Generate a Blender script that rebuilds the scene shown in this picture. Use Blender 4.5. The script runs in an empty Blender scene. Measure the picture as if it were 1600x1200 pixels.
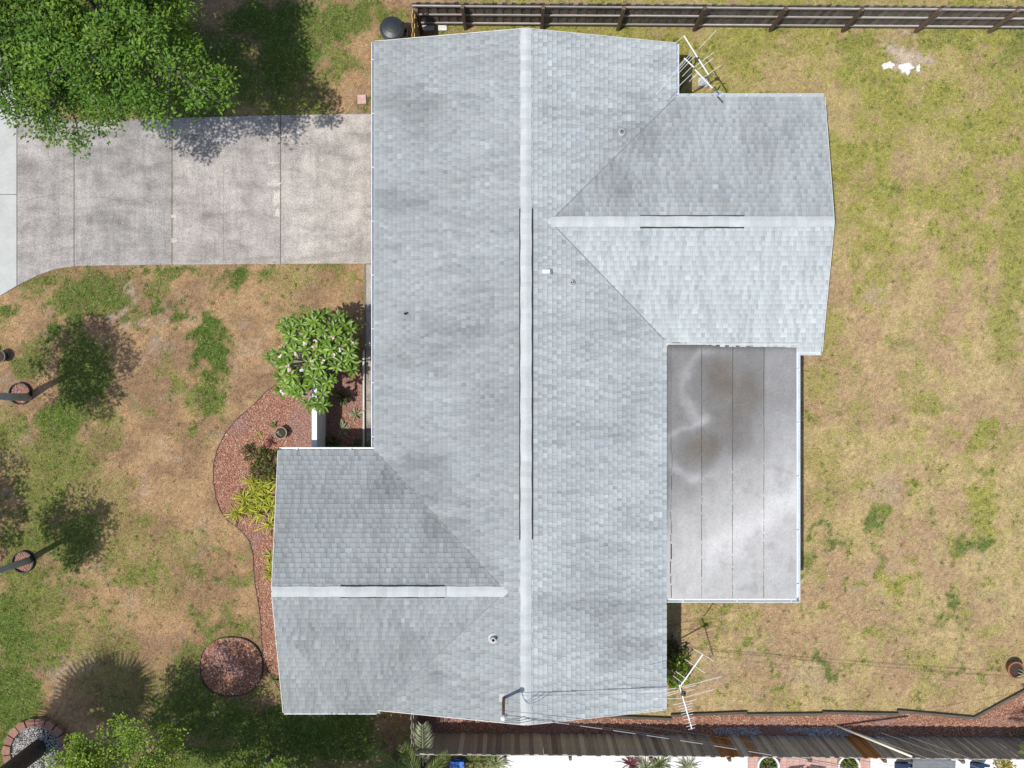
import bpy, math, random
import numpy as np
from mathutils import Vector, Matrix

# ------------------------------------------------------------------ camera, sky, sun, exposure
scene = bpy.context.scene
C = scene.collection
H = 31.0                       # camera height above the lawn
FPX = 1550.0                   # focal length in pixels of a 1600 wide picture
cam_d = bpy.data.cameras.new('camera')
cam_d.sensor_fit = 'HORIZONTAL'; cam_d.sensor_width = 36.0; cam_d.lens = 36.0 * FPX / 1600.0
cam_d.clip_start = 0.5; cam_d.clip_end = 2000.0
cam = bpy.data.objects.new('camera', cam_d); C.objects.link(cam)
cam.location = (0, 0, H); cam.rotation_euler = (0, 0, 0)
scene.camera = cam
scene.render.resolution_x = 1024; scene.render.resolution_y = 768

SUN = Vector((-0.335, -0.185, 1.0)).normalized()
world = bpy.data.worlds.new('World'); scene.world = world; world.use_nodes = True
wn = world.node_tree.nodes; wl = world.node_tree.links
sky = wn.new('ShaderNodeTexSky'); sky.sky_type = 'NISHITA'; sky.sun_disc = False
sky.sun_elevation = math.asin(SUN.z); sky.sun_rotation = math.atan2(SUN.x, SUN.y)
sky.air_density = 1.0; sky.dust_density = 1.5
wl.new(sky.outputs[0], wn['Background'].inputs[0]); wn['Background'].inputs[1].default_value = 0.13
sl = bpy.data.lights.new('sun', 'SUN'); sl.energy = 4.0; sl.angle = math.radians(0.53); sl.color = (1.0, 0.965, 0.91)
so = bpy.data.objects.new('sun', sl); C.objects.link(so)
so.rotation_euler = (-SUN).to_track_quat('-Z', 'Y').to_euler(); so.location = SUN * 60
vs = scene.view_settings
vs.view_transform = 'Standard'; vs.look = 'None'; vs.gamma = 1.0; vs.use_curve_mapping = False
vs.exposure = 0.12

rng = np.random.default_rng(7)
random.seed(7)

# ------------------------------------------------------------------ helpers
def G(px, py, z=0.0):
    """point at height z seen at picture position px,py"""
    s = FPX / (H - z)
    return Vector(((px - 800) / s, (600 - py) / s, z))

class MB:
    def __init__(self): self.v = []; self.f = []; self.c = []
    def add(self, vs_, fs_, col=None):
        n = len(self.v)
        self.v += [tuple(p) for p in vs_]
        self.f += [tuple(i + n for i in f) for f in fs_]
        self.c += list(col) if isinstance(col, list) else [col if col is not None else (1, 1, 1)] * len(vs_)
        return self
    def box(self, lo, hi, col=None, M=None):
        x0, y0, z0 = lo; x1, y1, z1 = hi
        p = [(x0,y0,z0),(x1,y0,z0),(x1,y1,z0),(x0,y1,z0),(x0,y0,z1),(x1,y0,z1),(x1,y1,z1),(x0,y1,z1)]
        if M is not None: p = [M @ Vector(q) for q in p]
        return self.add(p, [(0,3,2,1),(4,5,6,7),(0,1,5,4),(1,2,6,5),(2,3,7,6),(3,0,4,7)], col)
    def prism(self, poly, z0, z1, col=None):
        n = len(poly)
        v = [(p[0], p[1], z0) for p in poly] + [(p[0], p[1], z1) for p in poly]
        f = [tuple(range(n - 1, -1, -1)), tuple(range(n, 2 * n))]
        f += [(i, (i + 1) % n, n + (i + 1) % n, n + i) for i in range(n)]
        return self.add(v, f, col)
    def bar(self, a, b, w, h, col=None, up=Vector((0, 0, 1))):
        a = Vector(a); b = Vector(b); d = (b - a).normalized()
        s = d.cross(up)
        if s.length < 1e-4: s = d.cross(Vector((1, 0, 0)))
        s.normalize(); u = s.cross(d)
        v = [p + s * (sx * w / 2) + u * (su * h / 2) for p in (a, b) for sx, su in ((-1,-1),(1,-1),(1,1),(-1,1))]
        return self.add(v, [(0,1,2,3),(7,6,5,4),(0,4,5,1),(1,5,6,2),(2,6,7,3),(3,7,4,0)], col)
    def tube(self, pts, rad, n=6, col=None, cap=True):
        pts = [Vector(p) for p in pts]
        if not hasattr(rad, '__len__'): rad = [rad] * len(pts)
        v = []; f = []
        ref = Vector((0.31, 0.17, 0.93))
        for i, p in enumerate(pts):
            d = (pts[min(i + 1, len(pts) - 1)] - pts[max(i - 1, 0)])
            if d.length < 1e-6: d = Vector((0, 0, 1))
            d.normalize()
            s = d.cross(ref)
            if s.length < 0.1: s = d.cross(Vector((1, 0, 0)))
            s.normalize(); u = d.cross(s)
            for k in range(n):
                a = 2 * math.pi * k / n
                v.append(p + (s * math.cos(a) + u * math.sin(a)) * rad[i])
        for i in range(len(pts) - 1):
            for k in range(n):
                f.append((i*n+k, i*n+(k+1)%n, (i+1)*n+(k+1)%n, (i+1)*n+k))
        if cap:
            f.append(tuple(range(n - 1, -1, -1))); f.append(tuple(range((len(pts)-1)*n, len(pts)*n)))
        return self.add(v, f, col)
    def lathe(self, prof, c, n=24, col=None):
        """prof list of (r,z) from bottom/outside to top/inside"""
        v = []; f = []
        for r, z in prof:
            for k in range(n):
                a = 2 * math.pi * k / n
                v.append((c[0] + r * math.cos(a), c[1] + r * math.sin(a), c[2] + z))
        for i in range(len(prof) - 1):
            for k in range(n):
                f.append((i*n+k, i*n+(k+1)%n, (i+1)*n+(k+1)%n, (i+1)*n+k))
        return self.add(v, f, col)
    def mesh(self, name, mat, off=(0, 0, 0), smooth=False, colors=False):
        me = bpy.data.meshes.new(name)
        o = Vector(off)
        me.from_pydata([(p[0]-o.x, p[1]-o.y, p[2]-o.z) for p in self.v], [], self.f)
        if mat: me.materials.append(mat)
        if smooth: me.polygons.foreach_set('use_smooth', [True] * len(me.polygons))
        if colors:
            at = me.color_attributes.new('Col', 'FLOAT_COLOR', 'POINT')
            a = np.ones((len(self.v), 4), np.float32); a[:, :3] = np.array(self.c, np.float32)
            at.data.foreach_set('color', a.ravel())
        me.update(); return me

def np_mesh(name, V, F, mat, col=None, smooth=False):
    """V (n,3), F (m,k) arrays, col (n,3)"""
    me = bpy.data.meshes.new(name)
    V = np.ascontiguousarray(V, np.float32); F = np.ascontiguousarray(F, np.int32)
    m, k = F.shape
    me.vertices.add(len(V)); me.vertices.foreach_set('co', V.ravel())
    me.loops.add(m * k); me.loops.foreach_set('vertex_index', F.ravel())
    me.polygons.add(m); me.polygons.foreach_set('loop_start', np.arange(0, m * k, k, dtype=np.int32))
    me.polygons.foreach_set('loop_total', np.full(m, k, np.int32))
    if smooth: me.polygons.foreach_set('use_smooth', np.ones(m, bool))
    me.materials.append(mat)
    me.update(calc_edges=True)
    if col is not None:
        at = me.color_attributes.new('Col', 'FLOAT_COLOR', 'POINT')
        a = np.ones((len(V), 4), np.float32); a[:, :3] = col
        at.data.foreach_set('color', a.ravel())
    me.validate()
    return me

def link(name, me, parent=None, loc=None, M=None):
    o = bpy.data.objects.new(name, me); C.objects.link(o)
    if parent is not None: o.parent = parent
    if M is not None: o.matrix_local = M
    elif loc is not None: o.location = loc
    return o
def tag(o, label, cat, group=None):
    o['label'] = label; o['category'] = cat
    if group: o['group'] = group
    return o
def thing(name, label, cat, loc=(0, 0, 0), group=None):
    o = link(name, None, None, loc); o.empty_display_size = 0.2
    return tag(o, label, cat, group)
def origin(o):
    p = Vector((0, 0, 0))
    while o is not None:
        p = p + o.location; o = o.parent
    return p
def part(name, mb, mat, parent, smooth=False, colors=False, label=None):
    o = link(name, mb.mesh(name, mat, origin(parent), smooth, colors), parent)
    if label: o['label'] = label
    return o
def single(name, mb, mat, label, cat, loc, group=None, smooth=False, colors=False):
    o = link(name, mb.mesh(name, mat, loc, smooth, colors), None, loc)
    return tag(o, label, cat, group)
def structure(name, me, loc=None):
    o = link(name, me, None, loc); o['kind'] = 'structure'; return o
def stuff(name, me, label, cat, parent=None):
    o = link(name, me, parent); o['kind'] = 'stuff'
    if parent is None: o['label'] = label; o['category'] = cat
    return o

# ------------------------------------------------------------------ noise for laying out plants and turf
_T = {}
def vnoise(x, y, seed):
    if seed not in _T: _T[seed] = np.random.default_rng(seed).random((256, 256))
    T = _T[seed]
    xi = np.floor(x).astype(int); yi = np.floor(y).astype(int); fx = x - xi; fy = y - yi
    fx = fx * fx * (3 - 2 * fx); fy = fy * fy * (3 - 2 * fy)
    a = T[xi & 255, yi & 255]; b = T[(xi + 1) & 255, yi & 255]; c = T[xi & 255, (yi + 1) & 255]; d = T[(xi + 1) & 255, (yi + 1) & 255]
    return (a * (1 - fx) + b * fx) * (1 - fy) + (c * (1 - fx) + d * fx) * fy
def fbm(x, y, sc, seed, octv=4, gain=0.55):
    t = 0; amp = 1; tot = 0
    ca, sa = math.cos(0.6), math.sin(0.6)
    for i in range(octv):
        t = t + amp * vnoise(x * sc, y * sc, seed + i); tot += amp; amp *= gain; sc *= 2.03
        x, y = x * ca - y * sa + 3.7, x * sa + y * ca - 1.9
    return t / tot
def inpoly(x, y, poly):
    ins = np.zeros(x.shape, bool); n = len(poly)
    for i in range(n):
        x0, y0 = poly[i][0], poly[i][1]; x1, y1 = poly[(i + 1) % n][0], poly[(i + 1) % n][1]
        c = ((y0 > y) != (y1 > y)) & (x < (x1 - x0) * (y - y0) / ((y1 - y0) if y1 != y0 else 1e-9) + x0)
        ins ^= c
    return ins
def sstep(a, b, x):
    t = np.clip((x - a) / (b - a), 0, 1); return t * t * (3 - 2 * t)

# ------------------------------------------------------------------ materials
def pmat(name, color, rough=0.8, nscale=0, namt=0.0, bump=0.0, bscale=None, attr=False, objrand=0.0, spec=0.3,
         metal=0.0, transl=0.0, stretch=(1, 1, 1), world_co=False, n2scale=0, n2amt=0.0, dist=0.02):
    m = bpy.data.materials.new(name); m.use_nodes = True
    nt = m.node_tree; N = nt.nodes; L = nt.links
    b = N['Principled BSDF']; out = N['Material Output']
    b.inputs['Roughness'].default_value = rough; b.inputs['Metallic'].default_value = metal
    b.inputs['Specular IOR Level'].default_value = spec
    rgb = N.new('ShaderNodeRGB'); rgb.outputs[0].default_value = (*color, 1); cur = rgb.outputs[0]
    def mul(a, bb, isval):
        mx = N.new('ShaderNodeMix'); mx.data_type = 'RGBA'; mx.blend_type = 'MULTIPLY'; mx.inputs[0].default_value = 1
        L.new(a, mx.inputs[6]); L.new(bb, mx.inputs[7]); return mx.outputs[2]
    if attr:
        at = N.new('ShaderNodeAttribute'); at.attribute_name = 'Col'; cur = mul(cur, at.outputs['Color'], False)
    vec = None
    if nscale or bump or n2scale:
        if world_co:
            g = N.new('ShaderNodeNewGeometry'); vo = g.outputs['Position']
        else:
            tc = N.new('ShaderNodeTexCoord'); vo = tc.outputs['Object']
        mp = N.new('ShaderNodeMapping'); mp.inputs['Scale'].default_value = stretch; L.new(vo, mp.inputs[0]); vec = mp.outputs[0]
    def noise(sc, amt, det=5):
        nz = N.new('ShaderNodeTexNoise'); nz.inputs['Scale'].default_value = sc; nz.inputs['Detail'].default_value = det
        nz.inputs['Roughness'].default_value = 0.62
        L.new(vec, nz.inputs['Vector'])
        mr = N.new('ShaderNodeMapRange'); mr.inputs[1].default_value = 0.3; mr.inputs[2].default_value = 0.7
        mr.inputs[3].default_value = 1 - amt; mr.inputs[4].default_value = 1 + amt; L.new(nz.outputs[0], mr.inputs[0])
        return nz, mr.outputs[0]
    if nscale and namt:
        nz, o = noise(nscale, namt); cur = mul(cur, o, True)
    if n2scale and n2amt:
        nz, o = noise(n2scale, n2amt); cur = mul(cur, o, True)
    if objrand:
        oi = N.new('ShaderNodeObjectInfo'); mr = N.new('ShaderNodeMapRange')
        mr.inputs[3].default_value = 1 - objrand; mr.inputs[4].default_value = 1 + objrand
        L.new(oi.outputs['Random'], mr.inputs[0]); cur = mul(cur, mr.outputs[0], True)
    L.new(cur, b.inputs['Base Color'])
    if bump:
        nz = N.new('ShaderNodeTexNoise'); nz.inputs['Scale'].default_value = bscale or nscale; nz.inputs['Detail'].default_value = 4
        L.new(vec, nz.inputs['Vector'])
        bp = N.new('ShaderNodeBump'); bp.inputs['Strength'].default_value = bump; bp.inputs['Distance'].default_value = dist
        L.new(nz.outputs[0], bp.inputs['Height']); L.new(bp.outputs[0], b.inputs['Normal'])
    if transl:
        tr = N.new('ShaderNodeBsdfTranslucent'); L.new(cur, tr.inputs[0])
        ms = N.new('ShaderNodeMixShader'); ms.inputs[0].default_value = transl
        L.new(b.outputs[0], ms.inputs[1]); L.new(tr.outputs[0], ms.inputs[2]); L.new(ms.outputs[0], out.inputs[0])
    return m

M = {}
M['ground'] = pmat('lawn_soil', (0.92, 0.92, 0.92), 0.95, 9, 0.16, 0.6, 60, attr=True, spec=0.1, world_co=True, n2scale=34, n2amt=0.42, dist=0.05)
M['grass'] = pmat('grass_blades', (1, 1, 1), 0.75, attr=True, spec=0.15, transl=0.25)
def shingle_mat(name, sx, sy):
    """granule surface with soft algae blotches and streaks running down the slope"""
    m = pmat(name, (0.303, 0.326, 0.327), 0.95, 0.42, 0.10, 0.3, 140, attr=True, spec=0.10, world_co=True, n2scale=38, n2amt=0.10, dist=0.006)
    nt = m.node_tree; N = nt.nodes; L = nt.links; b = N['Principled BSDF']
    src = b.inputs['Base Color'].links[0].from_socket
    g = N.new('ShaderNodeNewGeometry')
    for scl, amt, lo, hi in ((1.0, 0.08, 0.46, 0.72), (2.3, 0.06, 0.4, 0.7)):
        mp = N.new('ShaderNodeMapping'); mp.inputs['Scale'].default_value = (sx * scl, sy * scl, 1); L.new(g.outputs['Position'], mp.inputs[0])
        nz = N.new('ShaderNodeTexNoise'); nz.inputs['Scale'].default_value = 1.0; nz.inputs['Detail'].default_value = 3; nz.inputs['Distortion'].default_value = 0.6
        L.new(mp.outputs[0], nz.inputs['Vector'])
        mr = N.new('ShaderNodeMapRange'); mr.inputs[1].default_value = lo; mr.inputs[2].default_value = hi; mr.inputs[3].default_value = 1.0 + amt * 0.5; mr.inputs[4].default_value = 1 - amt
        L.new(nz.outputs[0], mr.inputs[0])
        mx = N.new('ShaderNodeMix'); mx.data_type = 'RGBA'; mx.blend_type = 'MULTIPLY'; mx.inputs[0].default_value = 1
        L.new(src, mx.inputs[6]); L.new(mr.outputs[0], mx.inputs[7]); src = mx.outputs[2]
    L.new(src, b.inputs['Base Color'])
    return m
M['shingle_x'] = shingle_mat('shingle_granules', 0.40, 3.0)
M['shingle_y'] = shingle_mat('shingle_granules_wing', 3.0, 0.40)
M['cap'] = pmat('ridge_cap_granules', (0.43, 0.455, 0.45), 0.95, 2.0, 0.09, 0.2, 130, objrand=0.07, spec=0.12, world_co=True, n2scale=30, n2amt=0.08, dist=0.006)
M['vent'] = pmat('ridge_vent_plastic', (0.03, 0.03, 0.032), 0.7)
M['deck'] = pmat('roof_underlay', (0.16, 0.165, 0.17), 0.9)
M['valley'] = pmat('valley_metal', (0.20, 0.205, 0.21), 0.7)
M['white'] = pmat('white_painted_metal', (0.58, 0.62, 0.64), 0.45, 3, 0.08, spec=0.4)
M['trim'] = pmat('white_painted_wood', (0.52, 0.51, 0.48), 0.6, 3, 0.15)
M['stucco'] = pmat('stucco', (0.62, 0.63, 0.62), 0.9, 4, 0.06, 0.3, 60)
M['glass'] = pmat('window_glass', (0.03, 0.04, 0.05), 0.08, spec=0.6)
M['membrane'] = pmat('roll_roofing', (1, 1, 1), 0.9, 14, 0.10, 0.2, 120, attr=True, spec=0.15, world_co=True, n2scale=60, n2amt=0.16, dist=0.004)
M['tar'] = pmat('seam_tar', (0.035, 0.035, 0.036), 0.8)
M['concrete'] = pmat('weathered_concrete', (0.295, 0.277, 0.258), 0.92, 1.3, 0.20, 0.3, 45, attr=True, objrand=0.03, spec=0.12, world_co=True, n2scale=26, n2amt=0.36, dist=0.01)
def streaks(m, sx, sy, amt, lo=0.45, hi=0.7, dist=1.2):
    N = m.node_tree.nodes; L = m.node_tree.links; b = N['Principled BSDF']; src = b.inputs['Base Color'].links[0].from_socket
    g = N.new('ShaderNodeNewGeometry'); mp = N.new('ShaderNodeMapping'); mp.inputs['Scale'].default_value = (sx, sy, 1); L.new(g.outputs['Position'], mp.inputs[0])
    nz = N.new('ShaderNodeTexNoise'); nz.inputs['Scale'].default_value = 1.0; nz.inputs['Detail'].default_value = 6; nz.inputs['Distortion'].default_value = dist; L.new(mp.outputs[0], nz.inputs['Vector'])
    mr = N.new('ShaderNodeMapRange'); mr.inputs[1].default_value = lo; mr.inputs[2].default_value = hi; mr.inputs[3].default_value = 1 + amt * 0.4; mr.inputs[4].default_value = 1 - amt; L.new(nz.outputs[0], mr.inputs[0])
    mx = N.new('ShaderNodeMix'); mx.data_type = 'RGBA'; mx.blend_type = 'MULTIPLY'; mx.inputs[0].default_value = 1
    L.new(src, mx.inputs[6]); L.new(mr.outputs[0], mx.inputs[7]); L.new(mx.outputs[2], b.inputs['Base Color'])
streaks(M['concrete'], 0.5, 1.6, 0.22); streaks(M['concrete'], 3.2, 3.2, 0.16, 0.45, 0.72, 0.4); streaks(M['concrete'], 9.0, 0.7, 0.10, dist=0.2)
M['crack'] = pmat('crack_dirt', (0.15, 0.135, 0.115), 0.95)
M['joint'] = pmat('joint_dirt', (0.17, 0.145, 0.11), 0.95)
M['concrete_pale'] = pmat('pale_concrete', (0.415, 0.42, 0.40), 0.9, 1.3, 0.10, 0.2, 50, spec=0.15, world_co=True, n2scale=14, n2amt=0.06)
M['mulch'] = pmat('mulch_soil', (0.26, 0.135, 0.105), 0.95, 9, 0.3, 0.6, 40, world_co=True, spec=0.1)
M['chips'] = pmat('mulch_chip', (1, 1, 1), 0.9, attr=True, spec=0.1)
M['edging'] = pmat('black_edging', (0.02, 0.02, 0.022), 0.6)
M['timber'] = pmat('weathered_timber', (0.10, 0.088, 0.07), 0.9, 6, 0.3, 0.4, 30, stretch=(0.3, 3, 3), objrand=0.15)
M['wood_grey'] = pmat('grey_picket_wood', (0.40, 0.365, 0.30), 0.9, 14, 0.42, 0.4, 30, stretch=(7, 7, 0.22), objrand=0.32, spec=0.15)
M['wood_dark'] = pmat('dark_picket_wood', (0.30, 0.275, 0.235), 0.9, 14, 0.42, 0.4, 30, stretch=(7, 7, 0.22), objrand=0.38, spec=0.15)
M['wood_orange'] = pmat('new_picket_wood', (0.34, 0.155, 0.055), 0.85, 14, 0.22, 0.3, 30, stretch=(7, 7, 0.22), objrand=0.18, spec=0.2)
M['wood_north'] = pmat('brown_picket_wood', (0.18, 0.150, 0.125), 0.9, 14, 0.42, 0.4, 30, stretch=(7, 7, 0.22), objrand=0.34, spec=0.15)
M['wood_rail'] = pmat('rail_wood', (0.36, 0.335, 0.305), 0.9, 10, 0.25, 0.3, 30, stretch=(0.35, 4, 4), objrand=0.2)
M['wood_post'] = pmat('post_wood', (0.15, 0.10, 0.07), 0.9, 10, 0.3, 0.3, 30, stretch=(4, 4, 0.4), objrand=0.2)
M['wood_tan'] = pmat('tan_board_wood', (0.58, 0.39, 0.16), 0.85, 10, 0.3, 0.3, 30, stretch=(4, 4, 0.4), objrand=0.15)
M['black'] = pmat('black_plastic', (0.022, 0.025, 0.03), 0.42, 6, 0.2, spec=0.45)
M['terracotta'] = pmat('terracotta', (0.30, 0.12, 0.07), 0.85, 8, 0.15)
M['pot'] = pmat('glazed_pot', (0.26, 0.22, 0.17), 0.7, 8, 0.2)
M['soil'] = pmat('potting_soil', (0.05, 0.035, 0.025), 0.95, 20, 0.3)
M['alu'] = pmat('aluminium', (0.66, 0.65, 0.63), 0.5, spec=0.5, metal=0.0)
M['steel'] = pmat('dark_steel', (0.06, 0.055, 0.05), 0.6, metal=0.3)
M['rust'] = pmat('rusty_pipe', (0.22, 0.10, 0.065), 0.8, 12, 0.25)
M['grey_metal'] = pmat('galvanised_metal', (0.33, 0.34, 0.35), 0.55, 8, 0.12, metal=0.2)
M['cable'] = pmat('cable_grey', (0.06, 0.06, 0.06), 0.6)
M['cable_pale'] = pmat('cable_pale', (0.33, 0.33, 0.33), 0.5)
M['guard'] = pmat('cream_plastic', (0.72, 0.66, 0.50), 0.5)
M['white_stone'] = pmat('white_stone', (0.66, 0.65, 0.62), 0.9, 8, 0.18, 0.8, 14)
M['pink_paver'] = pmat('pink_paver', (0.47, 0.30, 0.265), 0.9, 12, 0.2, objrand=0.08)
M['brick'] = pmat('ring_block', (0.26, 0.145, 0.105), 0.9, 10, 0.2, 0.4, 40, objrand=0.2)
M['pebble'] = pmat('pebbles', (1, 1, 1), 0.85, attr=True)
M['bark'] = pmat('tree_bark', (0.17, 0.155, 0.135), 0.95, 8, 0.25, 0.6, 25)
M['bark_pale'] = pmat('pale_bark', (0.36, 0.37, 0.36), 0.95, 6, 0.2, 0.4, 25)
M['palm_bark'] = pmat('palm_bark', (0.085, 0.075, 0.065), 0.95, 10, 0.3, 0.8, 20)
M['leaf'] = pmat('leaf', (1, 1, 1), 0.55, attr=True, spec=0.3, transl=0.32)
M['leaf_plum'] = pmat('plumeria_leaf', (0.15, 0.255, 0.018), 0.40, 12, 0.12, objrand=0.35, spec=0.45, transl=0.22)
M['leaf_strap'] = pmat('strap_leaf', (0.40, 0.42, 0.05), 0.5, 8, 0.15, objrand=0.35, spec=0.35, transl=0.25)
M['leaf_dark'] = pmat('dark_leaf', (0.12, 0.15, 0.04), 0.5, 8, 0.15, objrand=0.35, spec=0.35, transl=0.2)
M['leaf_red'] = pmat('red_leaf', (0.16, 0.045, 0.05), 0.5, 8, 0.15, objrand=0.3, spec=0.35, transl=0.2)
M['leaf_silver'] = pmat('silver_leaf', (0.30, 0.33, 0.20), 0.55, 8, 0.15, objrand=0.25, spec=0.3, transl=0.2)
M['leaf_palm'] = pmat('palm_leaf', (0.17, 0.23, 0.055), 0.5, 8, 0.15, objrand=0.25, spec=0.35, transl=0.25)
M['petal'] = pmat('petal', (0.85, 0.62, 0.62), 0.6, attr=True, transl=0.2)
M['blue'] = pmat('blue_plastic', (0.015, 0.13, 0.50), 0.4, spec=0.4)
M['navy'] = pmat('navy_fabric', (0.015, 0.035, 0.09), 0.8)
M['patio_white'] = pmat('white_patio_paint', (0.74, 0.74, 0.72), 0.8, 2, 0.06, world_co=True)
M['sheet_grey'] = pmat('grey_corrugated', (0.17, 0.18, 0.19), 0.6, 5, 0.15)
M['yellow'] = pmat('yellow_petal', (0.72, 0.52, 0.03), 0.6)

# ------------------------------------------------------------------ layout polygons (metres)
def gp(lst, z=0.0): return [tuple(G(a, b, z)[:2]) for a, b in lst]
DRIVE = gp([(27, 120), (27, 447), (60, 430), (88, 419.5), (116, 415.5), (200, 414.3), (420, 412.5), (640, 411.5), (640, 178), (420, 180.5), (270, 185), (116, 190), (70, 165)])
PALE = gp([(-400, -200), (-400, 660), (-120, 545), (0, 463), (27, 447), (27, 120), (0, 60), (-60, -40)])
WALK = gp([(569, 412), (640, 412), (640, 720), (569, 720)])
BED_FRONT = gp([(512, 575), (470, 580), (432, 601), (416, 612), (395, 634), (370, 655), (352, 678), (340, 702), (334, 728), (334, 752), (338, 778), (345, 798), (356, 813),
                (378, 829), (391, 846), (396, 866), (397, 890), (399, 912), (404, 940), (408, 970), (409, 1000), (410.5, 1022), (418, 1045), (430, 1065), (445, 1090), (500, 1100), (500, 700), (512, 690)])
BED_COURT = gp([(512, 545), (569, 545), (569, 725), (512, 725)])
RING_C = G(362, 1041); RING_R = (0.975, 0.915)
BED_RING = [(RING_C.x + RING_R[0] * (abs(math.cos(t)) ** 0.88) * math.copysign(1, math.cos(t)), RING_C.y + RING_R[1] * (abs(math.sin(t)) ** 0.88) * math.copysign(1, math.sin(t))) for t in [i * math.pi / 24 for i in range(48)]]
BED_SOUTH = gp([(655, 1090), (790, 1090), (880, 1118), (930, 1117.5), (1048, 1121), (1048, 1116.5), (1165, 1113), (1165, 1116), (1285, 1115), (1285, 1112.5), (1402, 1115), (1402, 1110.5),
                (1519, 1120), (1600, 1077), (1760, 1000), (1760, 1156), (1300, 1150), (900, 1147), (655, 1145)])
TREE_RINGS = [G(33, 615), G(38, 877.5)]
PALM_RING = G(60, 1172)
NEIGH = gp([(640, 1170), (800, 1150), (1800, 1156), (1800, 1700), (640, 1700)])

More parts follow.
